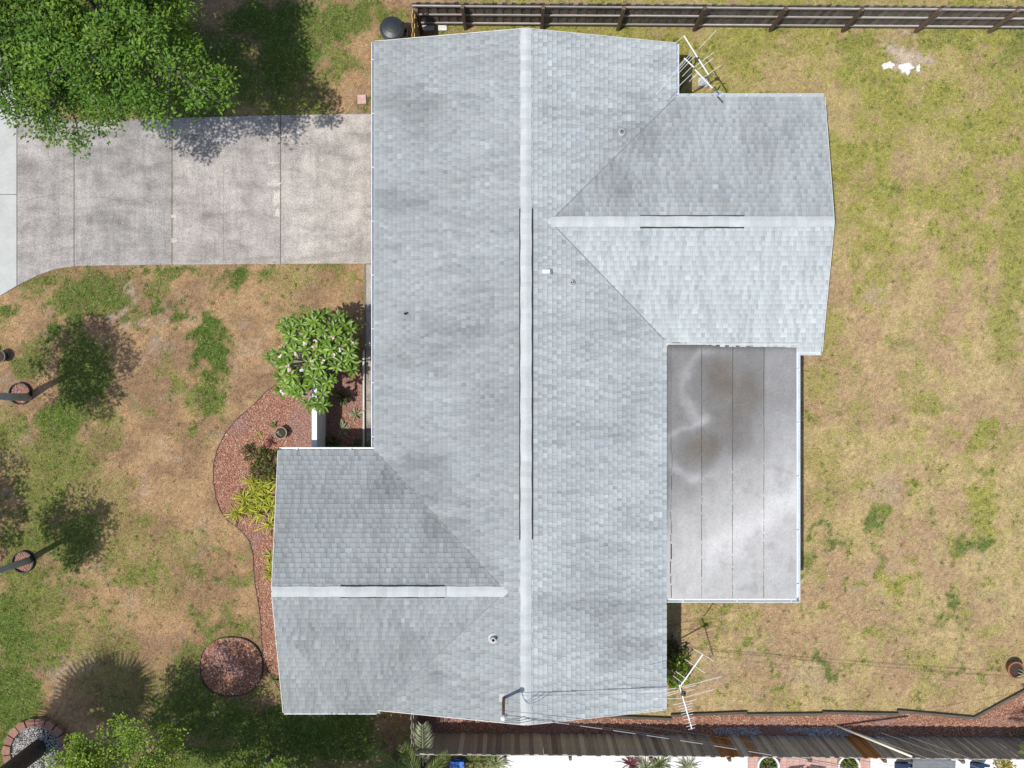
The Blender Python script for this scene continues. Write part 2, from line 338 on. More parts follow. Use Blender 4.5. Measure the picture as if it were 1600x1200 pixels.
# ------------------------------------------------------------------ the turf: one sheet to the horizon, colour from a turf map
BL = [  # px, py, rx, ry, strength, hue (0 deep green, 1 yellow green)
 (330,520,28,20,1,0),(335,560,20,38,1,0),(325,625,22,42,.8,.1),(240,466,13,20,.95,0),(272,490,9,24,.8,0),(202,480,10,14,.8,0),(220,500,12,22,.5,0),
 (140,455,60,30,.75,.1),(118,490,20,45,.75,0),(60,435,40,25,.6,.2),(180,440,40,18,.5,.1),(260,420,70,9,.7,0),(375,430,38,20,.8,0),(450,440,45,22,.45,.6),(560,440,12,30,.5,.6),(520,430,30,12,.4,.6),
 (85,520,14,20,.9,0),(55,545,32,28,.6,.1),(45,575,22,25,.7,.1),(15,485,14,14,.8,0),(130,590,45,70,.85,.1),(95,660,32,36,.95,.1),(140,640,34,40,.6,.1),(165,690,30,18,.5,.2),
 (85,720,55,50,.7,.3),(60,775,45,50,.75,.3),(120,760,50,50,.5,.5),(25,720,25,40,.5,.3),(45,830,40,40,.75,.2),(115,850,50,55,.8,.1),(30,900,40,40,.7,.2),(180,800,45,55,.45,.6),(205,860,55,45,.5,.5),
 (275,850,45,40,.45,.5),(300,890,22,24,.6,.2),(250,930,40,30,.4,.5),(320,965,26,24,.55,.2),(345,980,14,10,.7,.1),(60,930,60,40,.7,.3),(25,990,45,60,.9,.1),(80,1000,40,40,.7,.2),(15,1090,45,60,.95,.1),
 (150,1010,60,50,.5,.3),(200,1080,80,60,.5,.3),(290,1050,25,50,.7,.1),(300,1110,70,40,.8,.1),(420,1140,90,50,.95,.05),(520,1150,70,50,.95,.05),(560,1130,40,30,.8,.05),(370,1195,120,40,.9,.1),(460,1100,40,20,.7,.1),(20,1180,30,60,.9,.1),
 (520,40,50,30,.8,.1),(455,95,55,45,.9,.05),(420,30,80,40,.9,.05),(560,15,60,16,.85,.2),(470,150,50,30,.6,.1),(420,140,60,40,.7,.05),(300,120,120,80,.8,.1),(340,165,40,20,.5,.1),(580,170,14,8,.9,.1),(582,130,8,14,.8,.1),(600,20,40,16,.7,.4),(632,22,12,14,.8,.5),
 (90,80,160,120,.7,.1),
 (1130,55,26,12,.6,.9),(1160,68,60,22,.8,.8),(1120,85,30,25,.5,.9),(1345,72,38,18,.95,.7),(1338,90,22,20,.9,.7),(1500,62,70,14,.9,.7),(1585,65,22,30,.9,.5),(1560,110,50,26,.7,.8),(1250,70,60,14,.7,.8),(1060,55,40,8,.6,.8),(1000,48,50,6,.6,.8),
 (1590,150,20,30,.5,.9),(1390,200,30,14,.5,1),(1350,205,25,12,.5,1),(1525,203,14,17,.95,.1),(1402,282,13,14,.85,.3),(1300,270,14,30,.6,.9),(1590,330,22,70,.8,.9),(1585,420,24,60,.8,.9),(1575,510,28,70,.7,.8),
 (1450,318,6,6,.9,.8),(1360,335,14,8,.6,.8),(1330,410,14,10,.8,.7),(1260,470,18,40,.5,.9),(1300,500,20,20,.6,.9),(1395,540,26,16,.6,.5),(1480,530,24,12,.6,.9),(1420,590,34,14,.5,.7),(1280,590,20,20,.6,.9),(1440,635,34,24,.65,.8),(1270,650,16,20,.6,.8),
 (1540,672,18,16,1,.9),(1523,694,10,9,1,1),(1345,645,14,10,.5,.9),(1305,697,8,5,.8,.8),(1370,733,7,8,.8,.7),(1345,755,30,8,.6,.9),(1300,740,26,10,.5,.9),(1432,757,9,9,.9,.8),(1480,740,20,9,.6,.8),(1543,750,9,14,.95,.4),(1535,790,26,22,.9,1),(1545,825,22,20,.9,1),(1525,830,14,14,.8,.9),
 (1385,800,14,14,.95,.5),(1370,822,16,18,1,0),(1378,845,16,12,.6,.6),(1270,826,10,7,.9,0),(1293,824,9,6,.9,0),(1284,838,8,6,.9,.5),(1303,852,13,8,.95,.1),(1520,852,18,14,1,.05),(1497,857,10,9,1,.7),(1455,812,7,8,.8,.2),(1330,856,4,4,.9,.8),(1425,862,9,6,.8,.9),(1260,872,14,22,.8,.4),
 (1375,880,16,16,.85,.5),(1378,905,9,9,.9,.8),(1410,908,20,14,.95,1),(1324,912,9,9,.95,.6),(1350,922,7,6,.9,.7),(1253,910,8,14,.95,.2),(1535,920,14,7,.9,.6),(1488,938,12,14,1,.1),(1475,972,12,9,.9,.3),(1487,975,8,8,.8,.2),(1505,985,9,12,.6,.3),(1260,952,7,5,.9,.6),(1286,957,8,7,.95,.8),
 (1270,973,5,5,.8,.4),(1297,971,6,5,.9,.8),(1314,978,6,6,.95,.8),(1367,998,11,8,1,.8),(1374,980,5,4,.8,.3),(1241,998,5,5,.8,.3),(1206,1020,6,5,.9,.5),(1320,1002,5,5,.9,.7),(1348,1027,8,8,1,.7),(1280,1045,18,7,.9,.1),(1310,1047,12,6,.7,.5),(1208,1047,9,8,1,.6),(1208,1076,10,7,1,.5),(1291,1083,5,4,.8,.3),
 (1475,1040,14,8,.8,.5),(1500,1042,9,8,.8,.2),(1440,1060,9,9,.6,.7),(1545,1065,14,10,.8,.6),(1410,1030,14,14,.5,.7),(1310,1094,7,4,.8,.8),(1470,1085,40,12,.5,.9),
 (1130,947,12,8,1,.7),(1178,966,7,13,1,.7),(1100,972,13,10,.8,.6),(1112,1014,7,8,.9,.6),(1130,981,5,4,.8,.4),(1158,1017,10,8,.9,.5),(1180,1018,8,8,.8,.4),(1097,1055,7,6,.8,.5),(1125,1086,9,6,.9,.7),(1183,1097,6,6,.8,.4),(1050,1104,14,7,.7,.8),(1020,1112,20,5,.6,.8),(1152,1085,5,8,.6,.6),
]
BARE = [(200,462,6,13,.9),(178,484,9,7,.9),(207,502,12,6,.8),(265,492,7,7,.7),(250,530,12,7,.7),(1412,80,32,26,1.6),(1440,95,22,16,1.4),(1385,112,12,8,.5),(1430,175,40,12,.5),(1360,465,28,14,.5),(1470,170,70,12,.4),(275,622,10,16,.5),(250,700,20,20,.35),
        (1390,760,25,30,.4),(110,1040,40,22,.6),(290,860,10,10,.3),(1250,1060,40,20,.3),(565,140,20,20,.3),(1120,1050,30,30,.3),(30,690,20,30,.3)]
def turf(x, y):
    px = 800 + 50 * x; py = 600 - 50 * y
    wx = (fbm(x, y, 1.6, 11, 4) - 0.5) * 62; wy = (fbm(x, y, 1.6, 23, 4) - 0.5) * 62
    wx2 = (fbm(x, y, 7, 71, 2) - 0.5) * 22; wy2 = (fbm(x, y, 7, 83, 2) - 0.5) * 22
    qx = px + wx + wx2; qy = py + wy + wy2
    g = np.zeros_like(x); hue = np.zeros_like(x) + 0.0; wsum = np.zeros_like(x) + 1e-3
    for (bx, by, rx, ry, s, h) in BL:
        sel = (np.abs(px - bx) < rx * 2.2 + 50) & (np.abs(py - by) < ry * 2.2 + 50)
        if not sel.any(): continue
        d = np.sqrt(((qx[sel] - bx) / (rx * 1.12)) ** 2 + ((qy[sel] - by) / (ry * 1.12)) ** 2)
        a = s * (1 - sstep(0.55, 1.25, d))
        g[sel] = np.maximum(g[sel], a); hue[sel] += a * h; wsum[sel] += a
    hue = hue / wsum
    right = sstep(620, 820, px)
    n1 = fbm(x, y, 0.7, 31, 5); n2 = fbm(x, y, 2.6, 47, 4); n3 = fbm(x, y, 9.0, 59, 3)
    amb = sstep(0.46, 0.68, 0.55 * n1 + 0.45 * n2)
    topright = right * (1 - sstep(150, 620, py))
    g_amb = amb * (0.70 - 0.28 * right) + topright * (0.27 + 0.22 * sstep(0.32, 0.70, n1)) + 0.14 * right * sstep(0.42, 0.62, n2)
    hue = np.where(g > g_amb, hue, 0.35 + 0.6 * right)
    g = np.maximum(g, g_amb)
    g = np.clip(g + (n3 - 0.5) * 1.25 * (0.22 + g * (1.15 - g)), 0, 1)
    bare = np.zeros_like(x)
    for (bx, by, rx, ry, s) in BARE:
        d = np.sqrt(((qx - bx) / rx) ** 2 + ((qy - by) / ry) ** 2); bare = np.maximum(bare, s * (1 - sstep(0.4, 1.3, d)))
    bare0 = bare
    bare = np.clip(bare + 0.5 * sstep(0.60, 0.72, n2) * (1 - g), 0, 1)
    yel = fbm(x, y, 1.1, 91, 4)
    tanL = np.array([0.375, 0.243, 0.130]); tanL2 = np.array([0.270, 0.172, 0.098])
    tanR = np.array([0.425, 0.325, 0.160]); tanR2 = np.array([0.375, 0.262, 0.150])
    k = sstep(0.36, 0.64, yel)[..., None]
    r_ = right[..., None]
    dry = (tanL * k + tanL2 * (1 - k)) * (1 - r_) + (tanR * k + tanR2 * (1 - k)) * r_
    deep = np.array([0.068, 0.128, 0.018]); yg = np.array([0.280, 0.275, 0.066])
    h_ = hue[..., None]; deep_r = deep * (1 - 0.6 * r_) + np.array([0.13, 0.175, 0.05]) * 0.6 * r_
    green = deep_r * (1 - h_) + yg * h_
    soil = np.array([0.37, 0.295, 0.235])
    gg = sstep(0.08, 0.92, g)[..., None] * 0.93
    col = dry * (1 - gg) + green * gg
    bb = np.clip(bare * (1 - sstep(0.3, 0.8, g)) + np.clip(bare0 - 0.85, 0, 1), 0, 1)[..., None] * 0.75
    col = col * (1 - bb) + soil * bb
    sand = np.clip(bare0 - 0.8, 0, 0.75)[..., None]; col = col * (1 - sand) + np.array([0.50, 0.40, 0.32]) * sand
    n4 = fbm(x, y, 17.0, 67, 2)
    col = col * (0.56 + 0.50 * n3 + 0.40 * n4)[..., None]
    return col, g, bare

XS = np.concatenate([[-400, -120, -50, -26], np.arange(-19, 19.01, 0.085), [26, 50, 120, 400]])
YS = np.concatenate([[-400, -120, -50, -22], np.arange(-15, 15.01, 0.085), [22, 50, 120, 400]])
gx, gy = np.meshgrid(XS, YS, indexing='ij')
tc_, tg_, tb_ = turf(gx, gy)
gz = (fbm(gx, gy, 1.2, 5, 3) - 0.5) * 0.025
gz[(np.abs(gx) > 19) | (np.abs(gy) > 15)] = 0
V = np.stack([gx, gy, gz - 0.012], -1).reshape(-1, 3)
nx, ny = len(XS), len(YS)
idx = np.arange(nx * ny).reshape(nx, ny)
F = np.stack([idx[:-1, :-1], idx[1:, :-1], idx[1:, 1:], idx[:-1, 1:]], -1).reshape(-1, 4)
structure('ground', np_mesh('ground', V, F, M['ground'], tc_.reshape(-1, 3), True))

def circle_in(x, y, c, r): return (x - c.x) ** 2 + (y - c.y) ** 2 < r * r
def not_lawn(x, y):
    m = np.zeros(x.shape, bool)
    for p in (DRIVE, PALE, WALK, BED_FRONT, BED_COURT, BED_RING, BED_SOUTH, NEIGH): m |= inpoly(x, y, p)
    m |= (x > -3.4) & (x < 4.0) & (y > -9.0) & (y < 9.4)
    m |= (x > 3.9) & (x < 8.4) & (y > 1.4) & (y < 7.8)
    m |= (x > -6.2) & (x < -3) & (y > -9.0) & (y < -2.4)
    m |= (x > 3.9) & (x < 7.9) & (y > -6.0) & (y < 1.5)
    for c in TREE_RINGS: m |= circle_in(x, y, c, 0.34)
    m |= circle_in(x, y, PALM_RING, 1.0)
    return m
def in_view(x, y): return (np.abs(x) < 16.6) & (np.abs(y) < 12.6)

NB = 420000
bx = rng.uniform(-16.6, 16.6, NB); by = rng.uniform(-12.6, 12.6, NB)
keep = ~not_lawn(bx, by); bx = bx[keep]; by = by[keep]
bc, bg, bb_ = turf(bx, by)
keep = rng.random(len(bx)) < (0.55 + 0.45 * bg) * (1 - 0.7 * bb_); bx, by, bc, bg = bx[keep], by[keep], bc[keep], bg[keep]
n = len(bx); ang = rng.uniform(0, 2 * np.pi, n)
Lb = rng.uniform(0.035, 0.095, n) * (0.9 + 0.55 * bg); Wb = rng.uniform(0.008, 0.018, n) * (1 + 0.25 * bg); lift = rng.uniform(0.15, 0.8, n) * (0.6 + 0.5 * bg)
dx, dy = np.cos(ang), np.sin(ang)
ch = np.cos(lift); sh = np.sin(lift)
base = np.stack([bx, by, np.zeros(n)], 1)
side = np.stack([-dy, dx, np.zeros(n)], 1) * Wb[:, None] * 0.5
tip = base + np.stack([dx * ch, dy * ch, sh], 1) * Lb[:, None]
base[:, 2] += -0.004
V = np.stack([base - side, base + side, tip], 1).reshape(-1, 3)
# taller weed tufts where the turf is green
nt_ = 5200
tx = rng.uniform(-16.4, 16.4, nt_); ty = rng.uniform(-12.4, 12.4, nt_); kp = ~not_lawn(tx, ty); tx, ty = tx[kp], ty[kp]
tcol, tgr, _b = turf(tx, ty); kp = rng.random(len(tx)) < 0.10 + 0.9 * tgr; tx, ty, tcol, tgr = tx[kp], ty[kp], tcol[kp], tgr[kp]
KB = 13; ti = np.repeat(np.arange(len(tx)), KB); m_ = len(ti)
ta = rng.uniform(0, 2 * np.pi, m_); tl = rng.uniform(0.05, 0.13, m_); tw = rng.uniform(0.010, 0.020, m_); tp = rng.uniform(0.25, 0.95, m_)
tb_ = np.stack([tx[ti] + rng.normal(0, 0.025, m_), ty[ti] + rng.normal(0, 0.025, m_), np.zeros(m_)], 1)
ts = np.stack([-np.sin(ta), np.cos(ta), np.zeros(m_)], 1) * tw[:, None] * 0.5
tt_ = tb_ + np.stack([np.cos(ta) * np.cos(tp), np.sin(ta) * np.cos(tp), np.sin(tp)], 1) * tl[:, None]
TV = np.stack([tb_ - ts, tb_ + ts, tt_], 1).reshape(-1, 3)
gmix = (0.35 + 0.5 * tgr)[ti][:, None]
TC = (tcol[ti] * (1 - gmix) + np.array([0.12, 0.185, 0.035]) * gmix) * rng.normal(1, 0.25, (m_, 1)).clip(0.4, 1.7)
jit = rng.normal(1.0, 0.34, (n, 1)).clip(0.3, 2.0) * 1.12
tint = 1 + rng.normal(0, 0.07, (n, 3))
straw = (rng.random(n) < 0.13)[:, None]
cc = np.where(straw, np.array([0.50, 0.40, 0.22]), bc * jit * tint)
V = np.concatenate([V, TV]); cc = np.concatenate([cc, TC]); n = len(cc)
stuff('grass', np_mesh('grass', V, np.arange(3 * n).reshape(-1, 3), M['grass'], np.repeat(np.clip(cc, 0, 0.9), 3, 0)),
      'short patchy green and straw coloured lawn grass around the house', 'grass')

# ------------------------------------------------------------------ paving
def slab(poly_px, parent, mat, z0=-0.05, z1=0.03, gap=0.0, col=(1, 1, 1), name='slab', label=None):
    p = gp(poly_px) if gap == 0 else poly_px
    mb = MB().prism(p, z0, z1, col)
    o = link(name, mb.mesh(name, mat, (0, 0, 0), False, True), parent)
    if label: o['label'] = label
    return o
drive = structure('driveway', MB().prism(DRIVE, -0.06, 0.012).mesh('driveway', M['joint']))
slab([(27.8,150),(27.8,446),(60,430),(88,420),(115.8,416),(115.8,192),(80,180)], drive, M['concrete'], col=(.96,.95,.95))
slab([(117.1,189),(117.1,415.5),(200,414.3),(268.8,413.6),(268.8,185.2)], drive, M['concrete'], col=(.95,.95,.96))
slab([(270.1,185),(270.1,413.6),(438.3,412.6),(438.3,180.3)], drive, M['concrete'], col=(1.05,1.03,1.01))
slab([(439.6,180.2),(439.6,412.5),(584,411.8),(640,411.5),(640,178),(584,178.4)], drive, M['concrete'], col=(1.15,1.12,1.08))
# pale worn scars on the driveway, thin skims of patching mortar
def blob_mesh(px, py, rx, ry, z, seed, n=18, rough=0.35):
    r = np.random.default_rng(seed); c = G(px, py)
    ph = r.uniform(0, 6.28, 5); am = r.uniform(0.3, 1, 5)
    pts = []
    for i in range(n):
        t = 2 * math.pi * i / n
        k = 1 + rough * sum(am[j] * math.sin((j + 2) * t + ph[j]) for j in range(5)) / 2.5
        pts.append((c.x + rx / 50 * k * math.cos(t), c.y + ry / 50 * k * math.sin(t)))
    return pts
for i, (a, b_, rx, ry) in enumerate([(429,287,11,4.5),(432,311,6,11),(434,333,3,7),(428,255,9,2.2),(447,213,10,2.0),(420,214,14,1.6),(272,376,5,4),(272,338,4,3)]):
    o = link('mortar_patch', MB().prism(blob_mesh(a, b_, rx, ry, 0.03, 100 + i), 0.029, 0.0335, (1.45, 1.38, 1.28)).mesh('mortar_patch', M['concrete'], (0, 0, 0), False, True), drive)
def crack(pts, w, seed):
    r = random.Random(seed); mb = MB(); q = [G(*p) for p in pts]; P = []
    for a, b in zip(q[:-1], q[1:]):
        n = max(2, int((b - a).length / 0.12))
        P += [a.lerp(b, i / n) + Vector((r.uniform(-.012, .012), r.uniform(-.012, .012), 0)) for i in range(n)]
    for a, b in zip(P[:-1], P[1:]): mb.bar(a + Vector((0, 0, 0.0305)), b + Vector((0, 0, 0.0305)), w * r.uniform(0.5, 1.3), 0.003)
    link('crack', mb.mesh('crack', M['crack']), drive)
crack([(350, 258), (349, 300), (350, 352), (349.5, 411)], 0.010, 1); crack([(118, 312), (150, 308), (200, 314), (240, 306), (268, 308)], 0.007, 2)
crack([(30, 318), (60, 308), (114, 302)], 0.007, 3); crack([(271, 376), (330, 390), (380, 386), (437, 396)], 0.006, 4)
side = structure('sidewalk', MB().prism(PALE, -0.06, 0.010).mesh('sidewalk', M['joint']))
slab([(-400,303.5),(26.6,303.5),(26.6,120),(0,60),(-60,-40),(-400,-200)], side, M['concrete_pale'])
slab([(-400,304.7),(26.6,304.7),(26.6,446.5),(0,462.5),(-120,544),(-400,660)], side, M['concrete_pale'])
walk = structure('walkway', MB().prism(WALK, -0.06, 0.004).mesh('walkway', M['joint']))
slab([(572.5,413.5),(640,413.5),(640,545),(572.5,545)], walk, M['concrete'], col=(1.05,1.03,1.0))
slab([(572.5,546.5),(640,546.5),(640,625),(572.5,625)], walk, M['concrete'], col=(1.0,.98,.95))
slab([(572.5,626.5),(640,626.5),(640,722),(572.5,722)], walk, M['concrete'], col=(.92,.9,.87))
cb = MB().prism(gp([(567.6,548),(570.2,548),(570.2,722),(567.6,722)]), -0.05, 0.13)
single('garden_curb', cb, M['trim'], 'thin white curb between the red mulch courtyard and the walkway', 'curb', G(569, 640))

# ------------------------------------------------------------------ mulch beds
def bed(name, poly, mat=M['mulch'], z=0.022):
    return structure(name, MB().prism(poly, -0.04, z).mesh(name, mat))
bed('mulch_bed', BED_FRONT); bed('mulch_bed', BED_COURT); bed('mulch_bed', BED_RING); bed('mulch_bed', BED_SOUTH)
for c in TREE_RINGS: bed('mulch_bed', [(c.x + 0.33 * math.cos(t * math.pi / 12), c.y + 0.33 * math.sin(t * math.pi / 12)) for t in range(24)])
def scatter(polys, dens, seed):
    r = np.random.default_rng(seed); P = []
    for poly in polys:
        xs = [p[0] for p in poly]; ys = [p[1] for p in poly]
        x0, x1, y0, y1 = max(min(xs), -16.6), min(max(xs), 16.6), max(min(ys), -12.6), min(max(ys), 12.6)
        k = int((x1 - x0) * (y1 - y0) * dens)
        x = r.uniform(x0, x1, k); y = r.uniform(y0, y1, k); m = inpoly(x, y, poly); P.append(np.stack([x[m], y[m]], 1))
    return np.concatenate(P)
TR_P = [[(c.x + 0.32 * math.cos(t * math.pi / 12), c.y + 0.32 * math.sin(t * math.pi / 12)) for t in range(24)] for c in TREE_RINGS]
P = scatter([BED_FRONT, BED_COURT, BED_RING, BED_SOUTH] + TR_P, 1500, 3)
n = len(P); r = rng
ang = r.uniform(0, np.pi, n); L_ = r.uniform(0.010, 0.030, n); W_ = r.uniform(0.004, 0.011, n); T_ = r.uniform(0.003, 0.007, n)
ax = np.stack([np.cos(ang), np.sin(ang), r.uniform(-0.3, 0.3, n)], 1); ay = np.stack([-np.sin(ang), np.cos(ang), r.uniform(-0.4, 0.4, n)], 1)
az = np.cross(ax, ay)
c0 = np.stack([P[:, 0], P[:, 1], r.uniform(0.024, 0.045, n)], 1)
vv = []
for sx, sy, sz in ((-1,-1,-1),(1,-1,-1),(1,1,-1),(-1,1,-1),(-1,-1,1),(1,-1,1),(1,1,1),(-1,1,1)):
    vv.append(c0 + ax * (sx * L_)[:, None] + ay * (sy * W_)[:, None] + az * (sz * T_)[:, None])
V = np.stack(vv, 1).reshape(-1, 3)
fb = np.array([(4,5,6,7),(0,1,5,4),(1,2,6,5),(2,3,7,6),(3,0,4,7)])
F = (np.arange(n)[:, None, None] * 8 + fb[None]).reshape(-1, 4)
pal = np.array([[0.33,0.135,0.10],[0.27,0.105,0.08],[0.40,0.21,0.165],[0.48,0.31,0.25],[0.56,0.44,0.38],[0.15,0.06,0.045],[0.36,0.23,0.16]])
cid = r.choice(7, n, p=[.23, .17, .23, .16, .08, .07, .06])
cc = (pal[cid] * 1.08 * 0.86 + 0.14 * np.array([0.38, 0.27, 0.20])) * np.array([1.03, 1.0, 0.86]) * r.normal(1, 0.14, (n, 1))
# greyer, sun-bleached mulch in places; plain grey chips in a strip along the south fence
gm = sstep(0.50, 0.66, fbm(P[:, 0], P[:, 1], 0.8, 301, 3))[:, None] * 0.65
strip = ((P[:, 1] < -10.72) & (P[:, 0] > 6.3) & (P[:, 0] < 10.6) & (fbm(P[:, 0], P[:, 1] * 3, 1.0, 303, 3) > 0.45))[:, None]
cc = cc * (1 - gm) + np.array([0.37, 0.24, 0.22]) * r.normal(1, 0.2, (n, 1)) * gm
cc = np.where(strip, np.array([0.42, 0.43, 0.45]) * r.normal(1, 0.25, (n, 1)), cc)
stuff('mulch', np_mesh('mulch', V, F, M['chips'], np.repeat(np.clip(cc, 0.01, 0.8), 8, 0)), 'loose red wood chip mulch covering the garden beds', 'mulch')

def edging(pts, closed, h, w, label, name='bed_edging', mat=M['edging']):
    mb = MB(); n = len(pts)
    rng_ = range(n if closed else n - 1)
    for i in rng_:
        a = pts[i]; b = pts[(i + 1) % n]
        d = Vector((b[0] - a[0], b[1] - a[1], 0)); 
        if d.length < 1e-5: continue
        s = Vector((-d.y, d.x, 0)).normalized() * (w / 2)
        e = d.normalized() * 0.004
        v = [(a[0] - s.x - e.x, a[1] - s.y - e.y), (b[0] - s.x + e.x, b[1] - s.y + e.y), (b[0] + s.x + e.x, b[1] + s.y + e.y), (a[0] + s.x - e.x, a[1] + s.y - e.y)]
        mb.prism(v, -0.04, h + 0.004 * math.sin(i * 1.7))
    return single(name, mb, mat, label, 'edging', (pts[0][0], pts[0][1], 0), 'black plastic edging')
edging(BED_FRONT[2:26], False, 0.06, 0.018, 'black plastic edging curving around the front mulch bed')
edging(BED_RING, True, 0.07, 0.020, 'black plastic edging ring around the large round mulch bed')
def ring_edge(c, R, h, label):
    mb = MB()
    mb.lathe([(R, -0.05), (R, h), (R - 0.03, h), (R - 0.035, -0.05)], (c.x, c.y, 0), 28)
    return single('tree_ring', mb, M['edging'], label, 'tree ring', (c.x, c.y, 0), 'tree rings', smooth=False)
ring_edge(TREE_RINGS[0], 0.345, 0.13, 'black plastic ring of mulch around the young tree, nearer the driveway')
ring_edge(TREE_RINGS[1], 0.345, 0.13, 'black plastic ring of mulch around the young tree, farther from the driveway')
# timber edging of the south bed
segs = [((862,1121),(932,1116.5)),((928,1117.5),(1048,1122)),((1048,1116.5),(1166,1112)),((1164,1115.5),(1286,1114.5)),((1284,1112),(1403,1114.5)),((1401,1109.5),(1520,1120.5)),((1519,1121),(1600,1077)),((1600,1077),(1690,1030))]
for i, (a, b) in enumerate(segs):
    A = G(*a); B = G(*b); d = (B - A).normalized()
    mb = MB().bar(A + Vector((0, 0, 0.05)), B + Vector((0, 0, 0.05 + 0.004 * (i % 2))), 0.075, 0.14)
    lab = ['short weathered timber edging peeking from under the roof edge', 'weathered timber edging between the south roof corner and the southeast antenna',
           'weathered timber edging just right of the southeast antenna tip', 'second weathered timber edging right of the southeast antenna, along the mulch', 'weathered timber edging above the foot of the cream guy guard',
           'long weathered timber edging ending at the bend of the mulch bed', 'angled weathered timber edging beyond the bend of the mulch bed', 'angled weathered timber edging running out of the picture below the terracotta pot'][i]
    single('timber_edging', mb, M['timber'], lab, 'edging', A, 'timber edging of the back mulch bed')

# ------------------------------------------------------------------ the house
house = thing('house', 'one storey house with grey shingle gable roofs and a flat patio roof', 'house', (0, 0, 0))
XR, ZR = 0.386, 3.70
kW = 1.25 / 4.326; kE = 1.25 / 4.314
zW = lambda x, y: ZR - kW * (XR - x)
zE = lambda x, y: ZR - kE * (x - XR)
EY, EZ = 4.50, 3.506; SY, SZ = -5.75, 3.536
kEN, kES = 1.056 / 3.75, 1.056 / 3.56
kSN, kSS = 1.086 / 3.816, 1.086 / 3.698
zEN = lambda x, y: EZ - kEN * (y - EY)
zES = lambda x, y: EZ - kES * (EY - y)
zSN = lambda x, y: SZ - kSN * (y - SY)
zSS = lambda x, y: SZ - kSS * (SY - y)
xiE = XR + (ZR - EZ) / kE; xiS = XR - (ZR - SZ) / kW
PLANES = {
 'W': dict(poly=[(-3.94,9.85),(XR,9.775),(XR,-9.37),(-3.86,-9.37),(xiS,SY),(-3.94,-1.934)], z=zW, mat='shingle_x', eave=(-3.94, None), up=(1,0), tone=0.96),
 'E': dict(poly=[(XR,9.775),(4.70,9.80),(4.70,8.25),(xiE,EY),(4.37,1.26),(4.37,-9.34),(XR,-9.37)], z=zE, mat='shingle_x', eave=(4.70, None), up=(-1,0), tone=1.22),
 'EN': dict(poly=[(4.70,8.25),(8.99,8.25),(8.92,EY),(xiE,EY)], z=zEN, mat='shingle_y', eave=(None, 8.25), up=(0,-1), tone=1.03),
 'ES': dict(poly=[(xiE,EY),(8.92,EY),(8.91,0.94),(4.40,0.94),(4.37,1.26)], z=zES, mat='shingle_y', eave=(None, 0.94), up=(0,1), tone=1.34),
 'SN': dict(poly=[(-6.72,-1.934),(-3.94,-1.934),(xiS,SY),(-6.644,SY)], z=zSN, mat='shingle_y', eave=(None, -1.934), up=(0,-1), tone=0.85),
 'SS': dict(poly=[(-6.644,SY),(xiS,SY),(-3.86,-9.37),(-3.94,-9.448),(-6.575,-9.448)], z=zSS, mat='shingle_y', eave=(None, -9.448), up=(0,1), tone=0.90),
}
# deck: solid slabs under the shingles
mb = MB()
for k, p in PLANES.items():
    poly = p['poly']; n = len(poly)
    a = sum(poly[i][0] * poly[(i + 1) % n][1] - poly[(i + 1) % n][0] * poly[i][1] for i in range(n))
    if a < 0: poly = poly[::-1]
    v = [(x, y, p['z'](x, y) - 0.15) for x, y in poly] + [(x, y, p['z'](x, y) - 0.012) for x, y in poly]
    mb.add(v, [tuple(range(n - 1, -1, -1)), tuple(range(n, 2 * n))] + [(i, (i + 1) % n, n + (i + 1) % n, n + i) for i in range(n)])
roof = part('roof', mb, M['deck'], house, label='grey architectural shingle roof with pale ridges')
# shingles
EXPO = 0.1385
TABS = []     # (area, verts, color, matname)
srng = np.random.default_rng(42)
# algae and soot staining of single shingles: px, py, rx, ry, amount
WEATHER = [(640,160,60,40,.10),(625,315,70,26,.12),(690,510,70,20,.08),(650,560,60,24,.08),(740,470,40,60,.05),(720,800,60,30,.07),(760,640,40,60,.05),
           (1010,200,70,40,.10),(960,290,60,40,.10),(1120,300,80,30,.07),(1230,200,50,50,.05),(880,330,40,14,.06),
           (930,930,90,45,.12),(960,1010,80,40,.09),(900,860,80,30,.07),(980,660,40,60,.06),(960,520,50,30,.06),(920,450,40,16,.08),(1000,820,40,30,.06),
           (650,745,60,40,.14),(700,810,50,40,.12),(620,800,90,40,.05),(520,770,60,40,.05),(760,880,40,24,.08),
           (500,1010,40,60,.11),(620,1000,24,60,.08),(660,1050,24,40,.10),(560,1090,90,22,.10),(720,1085,60,30,.07),(590,1040,40,30,.05),(1000,430,10,40,.08),(1090,490,14,40,.05)]
def weather(x, y, z, sx, sy):
    sc = FPX / (H - z); px = 800 + x * sc; py = 600 - y * sc
    X = np.array([x]); Y = np.array([y])
    qx = px + (fbm(X, Y, 1.1, 501, 3)[0] - 0.5) * 90; qy = py + (fbm(X, Y, 1.1, 511, 3)[0] - 0.5) * 90
    w = 0.0
    for bx_, by_, rx, ry, a in WEATHER:
        d = math.hypot((qx - bx_) / rx, (qy - by_) / ry)
        if d < 1.35: t = max(0.0, min(1.0, (1.35 - d) / 1.1)); w = max(w, 1.7 * a * t * t * (3 - 2 * t))
    st = fbm(np.array([x * sx]), np.array([y * sy]), 1.0, 521, 3)[0]
    return (1 - w * (0.25 + 1.5 * st)) * (1.07 - 0.15 * st)
